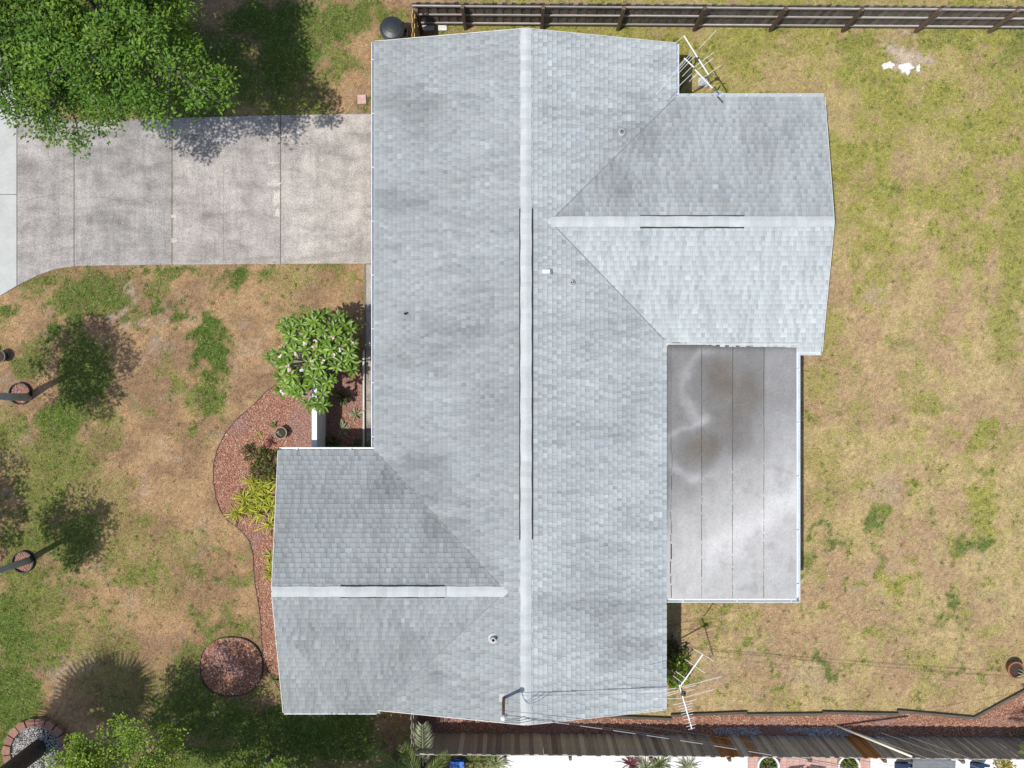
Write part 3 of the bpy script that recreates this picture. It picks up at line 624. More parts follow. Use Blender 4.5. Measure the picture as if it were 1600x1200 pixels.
for key, p in PLANES.items():
    z = p['z']; ux, uy = p['up']
    ex, ey = p['eave']
    x0 = ex if ex is not None else 0; y0 = ey if ey is not None else 0
    slope = (z(x0 + ux, y0 + uy) - z(x0, y0)); ln = math.sqrt(1 + slope * slope)
    Vd = np.array([ux, uy, slope]) / ln
    Ud = np.array([-uy, ux, 0.0]); Nn = np.cross(Ud, Vd)
    if Nn[2] < 0: Nn = -Nn
    O = np.array([x0, y0, z(x0, y0)])
    poly = p['poly']
    uv = [((x - x0) * Ud[0] + (y - y0) * Ud[1], ((x - x0) * ux + (y - y0) * uy) * ln) for x, y in poly]
    us = [a for a, b in uv]; vm = max(b for a, b in uv)
    umin, umax = min(us), max(us)
    # polygon cross-section at height v: list of u crossings
    def cross(v):
        r_ = []
        n = len(uv)
        for i in range(n):
            (a0, b0), (a1, b1) = uv[i], uv[(i + 1) % n]
            if (b0 > v) != (b1 > v): r_.append(a0 + (a1 - a0) * (v - b0) / (b1 - b0))
        return sorted(r_)
    nc = int(math.ceil(vm / EXPO))
    for ci in range(nc):
        v0 = ci * EXPO - (0.03 if ci == 0 else 0); v1 = min((ci + 1) * EXPO, vm)
        vmid = (v0 + v1) / 2
        cr = cross(max(vmid, 0.02))
        for a, b in zip(cr[0::2], cr[1::2]):
            if key in ('W', 'E'):
                ra, rb = abs(a - umin) < 0.3, abs(b - umax) < 0.3
            else:
                ra, rb = abs(a - umin) < 0.3, abs(b - umax) < 0.3
            # valley ends run a little under the neighbouring slope
            A = a - (0.0 if ra else 0.10); B = b + (0.0 if rb else 0.10)
            if not (key in ('W', 'E')):
                pass
            u = A - srng.uniform(0, 0.3); raised = True
            while u < B:
                raised = not raised if srng.random() < 0.9 else raised
                w = srng.uniform(0.09, 0.21) if raised else srng.uniform(0.06, 0.12)
                u0 = max(u, A); u1 = min(u + w, B); u += w
                if u1 - u0 < 0.02: continue
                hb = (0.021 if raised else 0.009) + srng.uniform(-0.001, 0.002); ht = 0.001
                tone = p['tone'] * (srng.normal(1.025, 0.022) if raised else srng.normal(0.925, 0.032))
                q = srng.random()
                if q < 0.04: tone *= 0.88
                elif q > 0.96: tone *= 1.12
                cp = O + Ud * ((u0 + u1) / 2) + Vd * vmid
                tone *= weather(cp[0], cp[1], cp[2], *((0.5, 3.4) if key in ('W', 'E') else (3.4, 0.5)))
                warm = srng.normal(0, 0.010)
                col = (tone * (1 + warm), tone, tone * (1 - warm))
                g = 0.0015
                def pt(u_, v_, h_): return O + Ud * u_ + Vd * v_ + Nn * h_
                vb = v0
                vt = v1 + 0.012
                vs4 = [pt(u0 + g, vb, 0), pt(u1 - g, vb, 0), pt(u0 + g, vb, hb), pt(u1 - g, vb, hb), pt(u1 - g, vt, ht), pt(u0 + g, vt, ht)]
                TABS.append(((u1 - u0) * (v1 - v0), vs4, [col] * 4 + [tuple(0.85 * c_ for c_ in col)] * 2, p['mat'], Ud[1] if abs(Ud[1]) > .5 else Ud[0], key))  # upper edge darkened: butt shadow of the course above painted into the colour
TF_A = [(0, 1, 3, 2), (2, 3, 4, 5), (1, 4, 3), (0, 2, 5)]
order = sorted(range(len(TABS)), key=lambda i: -TABS[i][0])
own = set(order[:300])
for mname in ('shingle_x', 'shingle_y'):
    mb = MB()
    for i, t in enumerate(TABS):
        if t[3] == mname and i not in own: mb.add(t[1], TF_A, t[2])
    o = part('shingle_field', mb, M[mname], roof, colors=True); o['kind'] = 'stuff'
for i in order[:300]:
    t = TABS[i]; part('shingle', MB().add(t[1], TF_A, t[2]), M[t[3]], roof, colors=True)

# valley lines: thin metal open seam
for a, b, za in (((4.70,8.25),(xiE,EY),zE),((4.37,1.26),(xiE,EY),zE),((-3.94,-1.934),(xiS,SY),zW),((-3.86,-9.37),(xiS,SY),zW)):
    A = Vector((a[0], a[1], za(*a) + 0.024)); B = Vector((b[0], b[1], za(*b) + 0.024))
    part('valley_flashing', MB().bar(A, B, 0.026, 0.008), M['valley'], roof)

# ridge caps and ridge vents
def cap_mesh(half, k1, k2, length, h):
    """bent cap across a ridge running along +Y, lying over slopes k1 (left) and k2 (right)"""
    mb = MB(); fl = 0.045
    prof = [(-half, -k1 * half - 0.002), (-half, -k1 * half + 0.014), (-fl, -k1 * fl + 0.016), (0, 0.010), (fl, -k2 * fl + 0.016), (half, -k2 * half + 0.014), (half, -k2 * half - 0.002)]
    v = [(x, 0, z + h + 0.010) for x, z in prof] + [(x, length + 0.03, z + h) for x, z in prof]
    n = len(prof)
    mb.add(v, [(i, i + 1, n + i + 1, n + i) for i in range(n - 1)] + [tuple(range(n - 1, -1, -1))])
    return mb.mesh('ridge_cap', M['cap'])
def ridge(a, b, z, k1, k2, vent=None, half=0.155):
    a = Vector((a[0], a[1], z)); b = Vector((b[0], b[1], z)); d = (b - a); Lr = d.length; d.normalize()
    rot = Matrix.Rotation(math.atan2(d.y, d.x) - math.pi / 2, 4, 'Z')
    if vent:
        t0 = round(vent[0] / 0.145) * 0.145; t1 = round(vent[1] / 0.145) * 0.145; vent = (t0, t1)
        va = a + d * t0; vb = a + d * t1
        s = Vector((-d.y, d.x, 0))
        mb = MB(); w = half + 0.034; va = va + d * 0.012; vb = vb - d * 0.012
        for (p0, p1) in ((va, vb),):
            v = []
            for p_ in (p0, p1):
                v += [p_ + s * w + Vector((0, 0, -k1 * w + 0.006)), p_ + s * w + Vector((0, 0, -k1 * w + 0.046)), p_ + Vector((0, 0, 0.046)), p_ - s * w + Vector((0, 0, -k2 * w + 0.046)), p_ - s * w + Vector((0, 0, -k2 * w + 0.006))]
            mb.add(v, [(0, 5, 6, 1), (1, 6, 7, 2), (2, 7, 8, 3), (3, 8, 9, 4), (0, 1, 2, 3, 4), (9, 8, 7, 6, 5)])
        part('ridge_vent', mb, M['vent'], roof)
    me0 = cap_mesh(half, k1, k2, 0.145, 0.016); me1 = cap_mesh(half, k1, k2, 0.145, 0.052)
    t = 0.0
    while t < Lr - 0.05:
        inv = vent and vent[0] - 0.02 < t < vent[1] - 0.05
        p_ = a + d * t
        j = 0.005 * math.sin(t * 37)
        link('ridge_cap', me1 if inv else me0, roof, M=Matrix.Translation(p_ + Vector((-d.y * j, d.x * j, 0))) @ rot)
        t += 0.145
vy0 = (600 - 328) / 56.8; vy1 = (600 - 848) / 56.8
# along +Y: left side is west
ridge((XR, -9.37), (XR, 9.775), ZR, kW, kE, vent=(vy1 + 9.37, vy0 + 9.37))
# along -X -> built along +X: left of direction is +y (north)
ridge((xiE - 0.12, EY), (8.92, EY), EZ, kEN, kES, vent=((1001 - 800) / 56.4 - xiE + 0.12, (1167 - 800) / 56.4 - xiE + 0.12), half=0.145)
ridge((-6.644, SY), (xiS + 0.06, SY), SZ, kSN, kSS, vent=((529 - 800) / 56.45 + 6.644, (695 - 800) / 56.45 + 6.644), half=0.145)

# walls
mb = MB()
def wallbox(x0, x1, y0, y1, h=2.36): mb.box((x0, y0, -0.05), (x1, y1, h))
wallbox(-3.45, 3.95, -8.95, 9.40); wallbox(3.96, 8.45, 1.45, 7.75); wallbox(-6.22, -3.46, -8.94, -2.42)
part('wall', mb, M['stucco'], house)
for (ax, bx_, rx_, yy, hr, sgn) in ((-3.45, 3.95, XR, 9.38, 3.52, 1), (-3.45, 3.95, XR, -8.93, 3.52, -1)):
    part('gable_wall', MB().add([(ax, yy, 2.37), (bx_, yy, 2.37), (rx_, yy, hr), (ax, yy - sgn * .1, 2.37), (bx_, yy - sgn * .1, 2.37), (rx_, yy - sgn * .1, hr)], [(0,1,2),(5,4,3),(0,3,4,1),(1,4,5,2),(2,5,3,0)]), M['stucco'], house)
part('gable_wall', MB().add([(8.43,1.45,2.37),(8.43,7.75,2.37),(8.43,EY,3.32),(8.33,1.45,2.37),(8.33,7.75,2.37),(8.33,EY,3.32)], [(0,1,2),(5,4,3),(0,3,4,1),(1,4,5,2),(2,5,3,0)]), M['stucco'], house)
part('gable_wall', MB().add([(-6.2,-8.94,2.37),(-6.2,-2.42,2.37),(-6.2,SY,3.35),(-6.1,-8.94,2.37),(-6.1,-2.42,2.37),(-6.1,SY,3.35)], [(0,1,2),(5,4,3),(0,3,4,1),(1,4,5,2),(2,5,3,0)]), M['stucco'], house)
gd = part('garage_door', MB().box((-3.49, 4.1, 0.03), (-3.452, 8.3, 2.15)), M['trim'], house)
for (x0, y0, x1, y1) in ((8.452, 2.6, 8.48, 3.9), (8.452, 5.2, 8.48, 6.6), (-6.25, -4.6, -6.222, -3.2), (-6.25, -7.9, -6.222, -6.4), (3.952, -8.2, 3.98, -7.0)):
    w = part('window', MB().box((x0, y0, 0.95), (x1, y1, 2.1)), M['trim'], house)
    xo = x1 + 0.002 if x0 > 0 else x0 - 0.006
    part('pane', MB().box((xo, y0 + 0.07, 1.02), (xo + 0.004, y1 - 0.07, 2.03)), M['glass'], w)

# gutters: U channels with hangers
def gutter(a, b, z, out, w=0.105, hang=1.55, off=0.0):
    a = Vector((a[0], a[1], z)); b = Vector((b[0], b[1], z)); o_ = Vector((out[0], out[1], 0))
    prof = [(0, 0), (0, -.095), (.8 * w, -.095), (w, -.045), (w, 0.012), (w - .022, 0.012), (w - .022, -.04), (.8 * w - .01, -.083), (.012, -.083), (.012, 0)]
    v = [p + o_ * (q + off) + Vector((0, 0, h)) for p in (a, b) for q, h in prof]
    n = len(prof); fl = [(i, (i + 1) % n, n + (i + 1) % n, n + i) for i in range(n)] + [tuple(range(n - 1, -1, -1)), tuple(range(n, 2 * n))]
    g = part('gutter', MB().add(v, fl), M['white'], house)
    d = (b - a); Lg = d.length; d.normalize(); t = 0.5
    while t < Lg - 0.1:
        p = a + d * t + o_ * off
        part('hanger', MB().bar(p + o_ * 0.0 + Vector((0, 0, 0.013)), p + o_ * (w - 0.02) + Vector((0, 0, 0.018)), 0.025, 0.006), M['white'], g); t += hang
    # end caps
    for p in (a, b):
        pc = [p + o_ * (q + off) + Vector((0, 0, h)) for q, h in ((0, 0), (0, -.095), (.8 * w, -.095), (w, -.045), (w, 0.012))]
        e = d * (0.003 if p is a else -0.003)
        part('end_cap', MB().add([q - e for q in pc] + [q + e * 0.2 for q in pc], [(0,1,2,3,4),(9,8,7,6,5)] + [(i, (i+1)%5, 5+(i+1)%5, 5+i) for i in range(5)]), M['white'], g)
gutter((-3.945, 9.84), (-3.945, -1.83), 2.425, (-1, 0))
gutter((-6.70, -1.929), (-3.95, -1.929), 2.425, (0, 1))
gutter((4.705, 9.79), (4.705, 8.36), 2.425, (1, 0))
gutter((4.71, 8.255), (8.985, 8.255), 2.425, (0, 1))
gutter((8.28, 0.935), (8.90, 0.935), 2.425, (0, -1))
gutter((4.31, -6.36), (4.31, -9.32), 2.50, (1, 0))
gutter((-6.56, -9.453), (-3.9, -9.453), 2.425, (0, -1), w=0.06)
# fascia under eaves and rake boards on gables
def rake(a, za, b, zb, nrm):
    A = Vector((a[0], a[1], za - 0.07)); B = Vector((b[0], b[1], zb - 0.07)); o_ = Vector((nrm[0], nrm[1], 0)) * 0.014
    part('rake_board', MB().bar(A + o_, B + o_, 0.022, 0.15), M['trim'], house)
rake((-3.93, 9.852), zW(-3.93, 0), (XR, 9.777), ZR, (0, 1)); rake((4.69, 9.802), zE(4.69, 0), (XR, 9.777), ZR, (0, 1))
rake((-3.84, -9.372), zW(-3.84, 0), (XR, -9.372), ZR, (0, -1)); rake((4.36, -9.342), zE(4.36, 0), (XR, -9.372), ZR, (0, -1))
rake((8.992, 8.24), zEN(0, 8.24), (8.922, EY), EZ, (1, 0)); rake((8.912, 0.95), zES(0, 0.95), (8.922, EY), EZ, (1, 0))
rake((-6.722, -1.94), zSN(0, -1.94), (-6.646, SY), SZ, (-1, 0)); rake((-6.577, -9.44), zSS(0, -9.44), (-6.646, SY), SZ, (-1, 0))

# flat patio roof: strips of roll roofing, weathered and ponding-stained
PX0, PX1, PY0, PY1 = 4.30, 8.175, -6.17, 1.235
zP = lambda x: 2.532 - 0.012 * (x - PX0)
def stain(px, py):
    qx = px + (fbm(px / 50, py / 50, 1.3, 401, 4) - 0.5) * 30; qy = py + (fbm(px / 50, py / 50, 1.3, 411, 4) - 0.5) * 30
    n = fbm(px / 50, py / 50, 3.0, 421, 4)
    line = 797 - 0.62 * (qx - 1050)              # wet/dry boundary
    dark = 1 - sstep(-75, 75, qy - line)
    base = 0.38 - 0.205 * dark
    base = base + 0.10 * (1 - sstep(0, 55, np.abs(qy - line - 105))) * sstep(1060, 1130, qx)
    r = np.array([1.0, 0.985, 0.955])
    col = base[..., None] * r
    kk = np.zeros_like(px)
    for (cx, cy, rx, ry, st) in ((1126, 594, 42, 48, 1.0), (1168, 616, 38, 48, .8), (1142, 655, 42, 38, .6), (1102, 702, 40, 30, .95), (1150, 690, 46, 34, .45)):
        d = np.sqrt(((qx - cx) / rx) ** 2 + ((qy - cy) / ry) ** 2); kk = np.maximum(kk, st * (1 - sstep(0.25, 1.2, d)))
    for (cx, cy, rx, ry) in ((1120, 600, 48, 54), (1098, 702, 50, 38)):
        d = np.sqrt(((qx - cx) / rx) ** 2 + ((qy - cy) / ry) ** 2)
        halo = np.exp(-((d - 1.12) / 0.16) ** 2) * 0.075 * (1 - sstep(1100, 1140, qx)) * (1 - kk)
        col = col + halo[..., None]
    k = kk[..., None] * 0.85
    col = col * (1 - k) + np.array([0.128, 0.112, 0.094]) * k
    east = sstep(1190, 1200, px) * dark
    col = col + (east * 0.05)[..., None]
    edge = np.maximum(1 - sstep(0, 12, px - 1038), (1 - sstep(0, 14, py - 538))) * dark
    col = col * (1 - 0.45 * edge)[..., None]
    streak = fbm(px / 50 * 7, py / 50 * 0.9, 1.0, 431, 3)
    col = col * (0.80 + 0.26 * n + 0.14 * streak)[..., None]
    spots = sstep(0.62, 0.72, fbm(px / 50, py / 50, 1.7, 441, 4)) * (1 - dark)
    col = col * (1 - 0.13 * spots)[..., None]
    return np.clip(col, 0.05, 0.62)
patio_roof = part('patio_roof', MB().box((PX0, PY0, 2.36), (PX1, PY1, 2.478)), M['trim'], house, label='flat grey roll roofing over the back patio, stained by ponding')
seams = [PX0, (1048.5 - 800) / 54.45, (1096.5 - 800) / 54.45, (1145 - 800) / 54.45, (1194 - 800) / 54.45, PX1]
for i in range(5):
    a, b = seams[i], seams[i + 1] + (0.03 if i < 4 else 0)
    xs = np.linspace(a, b, max(4, int((b - a) / 0.035))); ys = np.linspace(PY0, PY1, 220)
    X, Y = np.meshgrid(xs, ys, indexing='ij')
    pxx = 800 + X * 54.45; pyy = 600 - Y * 54.45
    Z = zP(X) + (xs - a)[:, None] / (b - a) * -0.004 + 0.002 + 0.0035 * (fbm(X, Y, 2.2, 451, 3) - 0.5)
    nx_, ny_ = X.shape; top = np.stack([X, Y, Z], -1).reshape(-1, 3)
    id_ = np.arange(nx_ * ny_).reshape(nx_, ny_)
    Ff = np.stack([id_[:-1, :-1], id_[1:, :-1], id_[1:, 1:], id_[:-1, 1:]], -1).reshape(-1, 4)
    o = link('roofing_strip', np_mesh('roofing_strip', top, Ff, M['membrane'], stain(pxx, pyy).reshape(-1, 3), True), patio_roof)
srn = np.random.default_rng(77)
for i in range(1, 5):
    x = seams[i]; pts = []
    mb = MB(); y = PY0 + 0.03
    while y < PY1 - 0.2:
        ln = srn.uniform(0.06, 0.45); gp_ = 0.0 if y > -2.4 else srn.uniform(0, 0.09)
        wd = srn.uniform(0.006, 0.014)
        if i == 1: wd = srn.uniform(0.012, 0.035) if y < -4.2 else srn.uniform(0.004, 0.014)
        if i == 1 and y > -1.6: wd = 0.004
        j = srn.normal(0, 0.004 if i > 1 else 0.008)
        y1_ = min(y + ln, PY1 - 0.15)
        mb.box((x - wd / 2 + j, y, zP(x) - 0.002), (x + wd / 2 + j, y1_, zP(x) + 0.0065)); y = y1_ + gp_
    part('seam', mb, M['tar'], patio_roof)
mb = MB().add([(x, y, 2.5535) for x, y in [(4.285, 1.26), (4.40, 1.26 - 0.36), (4.42, 1.26 - 0.25), (4.455, 1.26 - 0.17), (4.51, 1.26 - 0.11), (4.59, 1.26 - 0.075), (4.70, 1.26 - 0.06), (4.74, 1.26)]], [tuple(range(8))], (1.1, 1.1, 1.1))
part('corner_shingle', mb, M['shingle_y'], patio_roof, colors=True)
gutter((PX1 + 0.005, 0.93), (PX1 + 0.005, PY0 - 0.06), 2.475, (1, 0))
gutter((4.42, PY0 - 0.005), (PX1 + 0.10, PY0 - 0.005), 2.475, (0, -1))
part('drip_edge', MB().box((PX0 + 0.12, PY1 - 0.105, 2.50), (8.2, PY1 - 0.07, 2.566)), M['trim'], patio_roof)
for yy in (0.5, -2.8, -5.95):
    part('patio_post', MB().box((7.95, yy - 0.06, 0), (8.07, yy + 0.06, 2.37)), M['white'], house)

# roof vents and pipes
def on_roof(px, py, zf):
    z = 3.0
    for _ in range(6):
        p = G(px, py, z); z = zf(p.x, p.y)
    return Vector((p.x, p.y, z))
def pipe(px, py, zf, R, h, mat, flash=True, hole=True):
    p = on_roof(px, py, zf)
    mb = MB().lathe([(R, -0.05), (R, h), (R * 0.78, h), (R * 0.74, h * 0.2), (0.001, h * 0.2)], p, 16)
    v = part('vent_pipe', mb, mat, house, smooth=False)
    if hole: part('bore', MB().lathe([(R * 0.735, h * 0.45), (0.001, h * 0.45)], p, 16), M['vent'], v)
    if flash:
        part('flashing', MB().lathe([(R * 2.6, 0.02), (R * 2.4, 0.03), (R * 1.5, 0.035), (R * 1.02, 0.09)], p, 16), M['grey_metal'], v)
pipe(634, 490.5, zW, 0.032, 0.20, M['steel'], False)
pipe(971, 206.5, zE, 0.045, 0.13, M['grey_metal'])
pipe(893, 442, zE, 0.04, 0.16, M['alu'])
pipe(771, 997.5, zW, 0.062, 0.22, M['alu'])
p = on_roof(854, 425, zE)
bv = part('box_vent', MB().box((p.x - 0.11, p.y - 0.055, p.z - 0.02), (p.x + 0.09, p.y + 0.055, p.z + 0.13)), M['white'], house)
part('hood', MB().add([(p.x + 0.02, p.y - 0.07, p.z + 0.135), (p.x + 0.14, p.y - 0.07, p.z + 0.05), (p.x + 0.14, p.y + 0.07, p.z + 0.05), (p.x + 0.02, p.y + 0.07, p.z + 0.135),
                       (p.x + 0.02, p.y - 0.07, p.z + 0.10), (p.x + 0.14, p.y - 0.07, p.z - 0.01), (p.x + 0.14, p.y + 0.07, p.z - 0.01), (p.x + 0.02, p.y + 0.07, p.z + 0.10)],
                      [(0,1,2,3),(7,6,5,4),(0,4,5,1),(1,5,6,2),(2,6,7,3),(3,7,4,0)]), M['grey_metal'], bv)
# service mast
mz = zW(-0.23, -8.69)
mast_t = Vector((-0.225, -8.69, 5.25))
sm = part('service_mast', MB().tube([(-0.23, -8.69, mz - 0.1), (-0.23, -8.69, 5.15)], 0.042, 10), M['rust'], house, smooth=True, label='rusty electrical service mast rising through the roof')
part('flashing', MB().box((-0.36, -8.80, mz - 0.02), (-0.10, -8.56, mz + 0.02)), M['grey_metal'], sm)
part('weatherhead', MB().lathe([(0.05, -0.10), (0.075, -0.04), (0.075, 0.03), (0.04, 0.08), (0.001, 0.09)], (-0.23, -8.69, 5.2), 12), M['alu'], sm, smooth=True)
part('insulator', MB().lathe([(0.03, -0.05), (0.05, 0), (0.03, 0.05)], (-0.16, -8.69, 4.95), 10), M['white'], sm, smooth=True)
drip = MB()
for k in range(3):
    pts = []
    for i in range(11):
        t = i / 10; x = -0.2 + t * (0.55 + 0.12 * k); pts.append((x, -8.72 - 0.05 * k - 0.16 * math.sin(t * math.pi) , 5.15 - 0.35 * math.sin(t * math.pi) - 0.2 * t))
    drip.tube(pts, 0.008, 5)
part('drip_loop', drip, M['cable'], sm)

# ------------------------------------------------------------------ overhead lines and their pole outside the picture
pole_x, pole_y = 16.4, -10.75
po = thing('utility_pole', 'wooden utility pole beyond the right edge carrying the service lines', 'utility pole', (pole_x, pole_y, 0))
part('pole', MB().tube([(pole_x, pole_y, -0.2), (pole_x, pole_y, 5), (pole_x, pole_y, 10.2)], [0.16, 0.145, 0.12], 12), M['bark'], po, smooth=True)
part('bracket', MB().bar((pole_x - 0.35, pole_y, 8.0), (pole_x + 0.2, pole_y, 8.0), 0.09, 0.09), M['timber'], po)
def sag(a, b, s, n=28):
    a = Vector(a); b = Vector(b)
    return [a.lerp(b, i / n) - Vector((0, 0, s * 4 * (i / n) * (1 - i / n))) for i in range(n + 1)]
A0 = Vector((0.35, -8.78, 4.95)); A1 = Vector((-0.16, -8.69, 4.95))
w1 = single('service_drop_cable', MB().tube(sag(A1, (pole_x, pole_y, 7.6), 0.75), 0.008, 5), M['cable'], 'dark service cable running from the roof mast over the back fence', 'cable', A1, 'overhead cables')
w2s = sag(A0, (pole_x, pole_y + 0.1, 8.0), 0.62, 56)
w2 = single('service_drop_cable', MB().tube(w2s, 0.008, 5), M['cable'], 'twisted pale and dark service cable looking dashed above the fence', 'cable', A0, 'overhead cables')
for i in range(2, 54, 3):
    part('bare_neutral', MB().tube([w2s[i] + Vector((0, 0, 0.012)), w2s[i + 1] + Vector((0, 0, 0.016)), w2s[i + 2] + Vector((0, 0, 0.010))][:3], 0.009, 5), M['cable_pale'], w2)
A3 = Vector((4.36, -8.9, 2.55))
w3 = single('service_drop_cable', MB().tube(sag((-0.2, -8.69, 4.6), (pole_x, pole_y - 0.1, 6.6), 0.9), 0.005, 5), M['cable'], 'thin dark telephone cable, lowest of the lines from the roof mast', 'cable', (-0.2, -8.69, 4.6), 'overhead cables')
# guy wires with the cream guard
ga = G(1305, 1133); gtop = Vector((11.57, -10.78, 2.3)); gdir = (gtop - ga).normalized()
gw = thing('guy_wire', 'guy wire with a long cream plastic guard anchored in the red mulch', 'guy wire', ga, 'guy wires')
part('guard', MB().tube([ga + gdir * 0.05, gtop], 0.032, 8), M['guard'], gw, smooth=True)
part('wire', MB().tube([ga, Vector((pole_x, pole_y, 9.6))], 0.006, 5), M['cable_pale'], gw)
for (a, zt, lab) in ((G(1352, 1136), 7.2, 'thin bare guy wire rising from the mulch just right of the cream guard'), (G(1383, 1138), 6.2, 'thin bare guy wire rising from the mulch, farthest from the cream guard')):
    g2 = single('guy_wire', MB().tube([a, Vector((pole_x, pole_y - 0.35, zt))], 0.0045, 5), M['cable_pale'], lab, 'guy wire', a, 'guy wires')

# ------------------------------------------------------------------ fences
def picket_mesh(w, h, t, mat, name='picket'):
    c = 0.028
    pf = [(-w/2, 0.02), (w/2, 0.02), (w/2, h - c), (w/2 - c, h), (-w/2 + c, h), (-w/2, h - c)]
    n = len(pf); v = [(x, -t/2, z) for x, z in pf] + [(x, t/2, z) for x, z in pf]
    return MB().add(v, [tuple(range(n)), tuple(range(2*n-1, n-1, -1))] + [(i, n + i, n + (i + 1) % n, (i + 1) % n) for i in range(n)]).mesh(name, mat)
def fence(a, b, name, label, mats, inside, rails_in, post_at, h=1.83, lean=0.0, seed=1, special=(), railmat='wood_rail', postmat='wood_post', group=None):
    """pickets on the line a-b; inside = unit vector towards the rails"""
    r = random.Random(seed)
    a = Vector((a[0], a[1], 0)); b = Vector((b[0], b[1], 0)); d = b - a; L = d.length; d.normalize()
    f = thing(name, label, 'fence', a, group); ang = math.atan2(d.y, d.x); ins = Vector((inside[0], inside[1], 0))
    ms = [[picket_mesh(0.146 + 0.001 * k, h + dh, 0.018, M[m]) for k, dh in ((0, 0), (1, 0.02), (-1, -0.025))] for m in mats]
    so_ = picket_mesh(0.146, h, 0.018, M['wood_orange'])
    t = 0.07; i = 0
    while t < L:
        me = r.choice(r.choice(ms))
        wx = (a + d * t).x
        for s0, s1 in special:
            if s0 < wx < s1: me = so_
        Mx = Matrix.Translation(d * t + ins * (-0.022 * (i % 2) + r.uniform(-0.001, 0.001))) @ Matrix.Rotation(ang + r.uniform(-0.008, 0.008), 4, 'Z') @ Matrix.Rotation(r.uniform(-0.003, 0.003), 4, 'Y')
        link('picket', me, f, M=Mx); t += 0.1405; i += 1
    po_ = [p_ for p_ in post_at if -0.01 <= p_ <= L + 0.01]
    ends = [0.0] + [p_ for p_ in po_ if 0.2 < p_ < L - 0.2] + [L]
    for zi in (0.28, 0.98, 1.66):
        for p0, p1 in zip(ends[:-1], ends[1:]):
            jz = r.uniform(-0.012, 0.012)
            A = d * (p0 + 0.01) + ins * 0.030 + Vector((0, 0, zi + jz)); B = d * (p1 - 0.01) + ins * 0.030 + Vector((0, 0, zi + jz + r.uniform(-0.012, 0.012)))
            o = link('rail', MB().bar(A, B, 0.038, 0.085).mesh('rail', M[railmat]), f)
    for p_ in po_:
        c = d * p_ + ins * 0.098
        link('post', MB().box((-0.045, -0.045, -0.1), (0.045, 0.045, h - 0.02 + r.uniform(-.03, .03))).mesh('post', M[postmat]), f, M=Matrix.Translation(c) @ Matrix.Rotation(ang, 4, 'Z'))
    return f
fa = G(652, 39.5); fb_ = G(1720, 46.5)
posts_n = [(G(px, 42).x - fa.x) for px in (727, 846, 965, 1084, 1203, 1316, 1430, 1545, 1662)]
fence(fa, fb_, 'wooden_fence', 'weathered grey picket fence with rails and posts along the top edge', ['wood_north'], (0, -1), True, posts_n, seed=4)
fence((-2.92, 9.50), (-2.92, 11.10), 'wooden_fence', 'short tan board fence joining the house to the long back fence near the trash bin', ['wood_tan'], (1, 0), True, [1.5], seed=5, railmat='wood_tan')
sa = G(657, 1145); sb = G(1720, 1154)
fence(sa, sb, 'wooden_fence', 'dark weathered picket fence with orange replacement boards along the bottom edge', ['wood_grey', 'wood_dark'], (0, -1), False, [(G(px, 1150).x - sa.x) for px in (700, 790, 886, 1005, 1121, 1240, 1350, 1465, 1580)], seed=6,
      special=((6.16, 6.72), (7.05, 7.2), (10.35, 10.9)))
fence((-2.95, -9.05), (-2.95, -11.5), 'wooden_fence', 'short tan board fence beside the palm frond at the lower roof edge', ['wood_tan', 'wood_dark'], (1, 0), True, [2.3], seed=8, railmat='wood_dark')

# ------------------------------------------------------------------ antennas
def antenna(base, top, label, booms, elems):
    t = thing('tv_antenna', label, 'antenna', base, 'rooftop television antennas')
    part('mast', MB().tube([base, Vector((base[0], base[1], top))], 0.022, 8), M['steel'], t, smooth=True)
    for a, b, z in booms:
        A = G(a[0], a[1], z); B = G(b[0], b[1], z)
        part('boom', MB().bar(A, B, 0.030, 0.030), M['alu'], t)
    for a, b, z in elems:
        A = G(a[0], a[1], z); B = G(b[0], b[1], z)
        part('element', MB().tube([A, B], 0.0068, 5), M['alu'], t)
    part('clamp', MB().box((base[0] - 0.06, base[1] - 0.05, top - 0.22), (base[0] + 0.06, base[1] + 0.05, top - 0.12)), M['steel'], t)
bn = G(1090.5, 91, 4.35)
antenna((bn.x, bn.y, 0), 4.4, 'white television antenna on a mast at the inner corner near the top fence',
    [((1068.5, 56), (1107, 117), 4.3), ((1069, 91), (1084, 105), 3.9), ((1086, 109), (1113, 138), 3.9)],
    [((1025, 148), (1081, 81), 4.3), ((1054, 68.5), (1069, 56), 4.3), ((1092, 76), (1119.5, 47), 4.3), ((1057, 138), (1081, 115), 4.3), ((1085, 105), (1115.5, 81.5), 4.3), ((1090, 109), (1114, 91), 4.3),
     ((1098, 122), (1126, 102), 4.3), ((1057, 107), (1069, 93), 3.9), ((1057, 113), (1083, 84), 3.9), ((1061, 113.5), (1086, 87), 3.9), ((1066, 119.5), (1082, 103), 3.9), ((1077, 127.5), (1089, 114), 3.9),
     ((1083, 122), (1092, 114), 3.9), ((1090, 128), (1099, 120), 3.9), ((1096, 132), (1104, 124), 3.9), ((1101, 136), (1109, 127.5), 3.9), ((1108, 141), (1117, 133), 3.9)])
bs = G(1068, 1084, 4.35)
E2 = [((997, 1082.5), (1058, 1075), 4.3), ((1062, 1074), (1127, 1057.5), 4.3), ((1018, 1092), (1065, 1091.5), 4.3), ((1069, 1090), (1115.5, 1077.5), 4.3), ((1039, 1084), (1061, 1078.5), 4.3), ((1067, 1075.5), (1089, 1070), 4.3),
      ((1042, 1087.5), (1061, 1081), 4.3), ((1066, 1082), (1086, 1077), 4.3), ((1052, 1101.5), (1088, 1093), 4.3), ((1059, 1104.5), (1082, 1098.5), 4.3)]
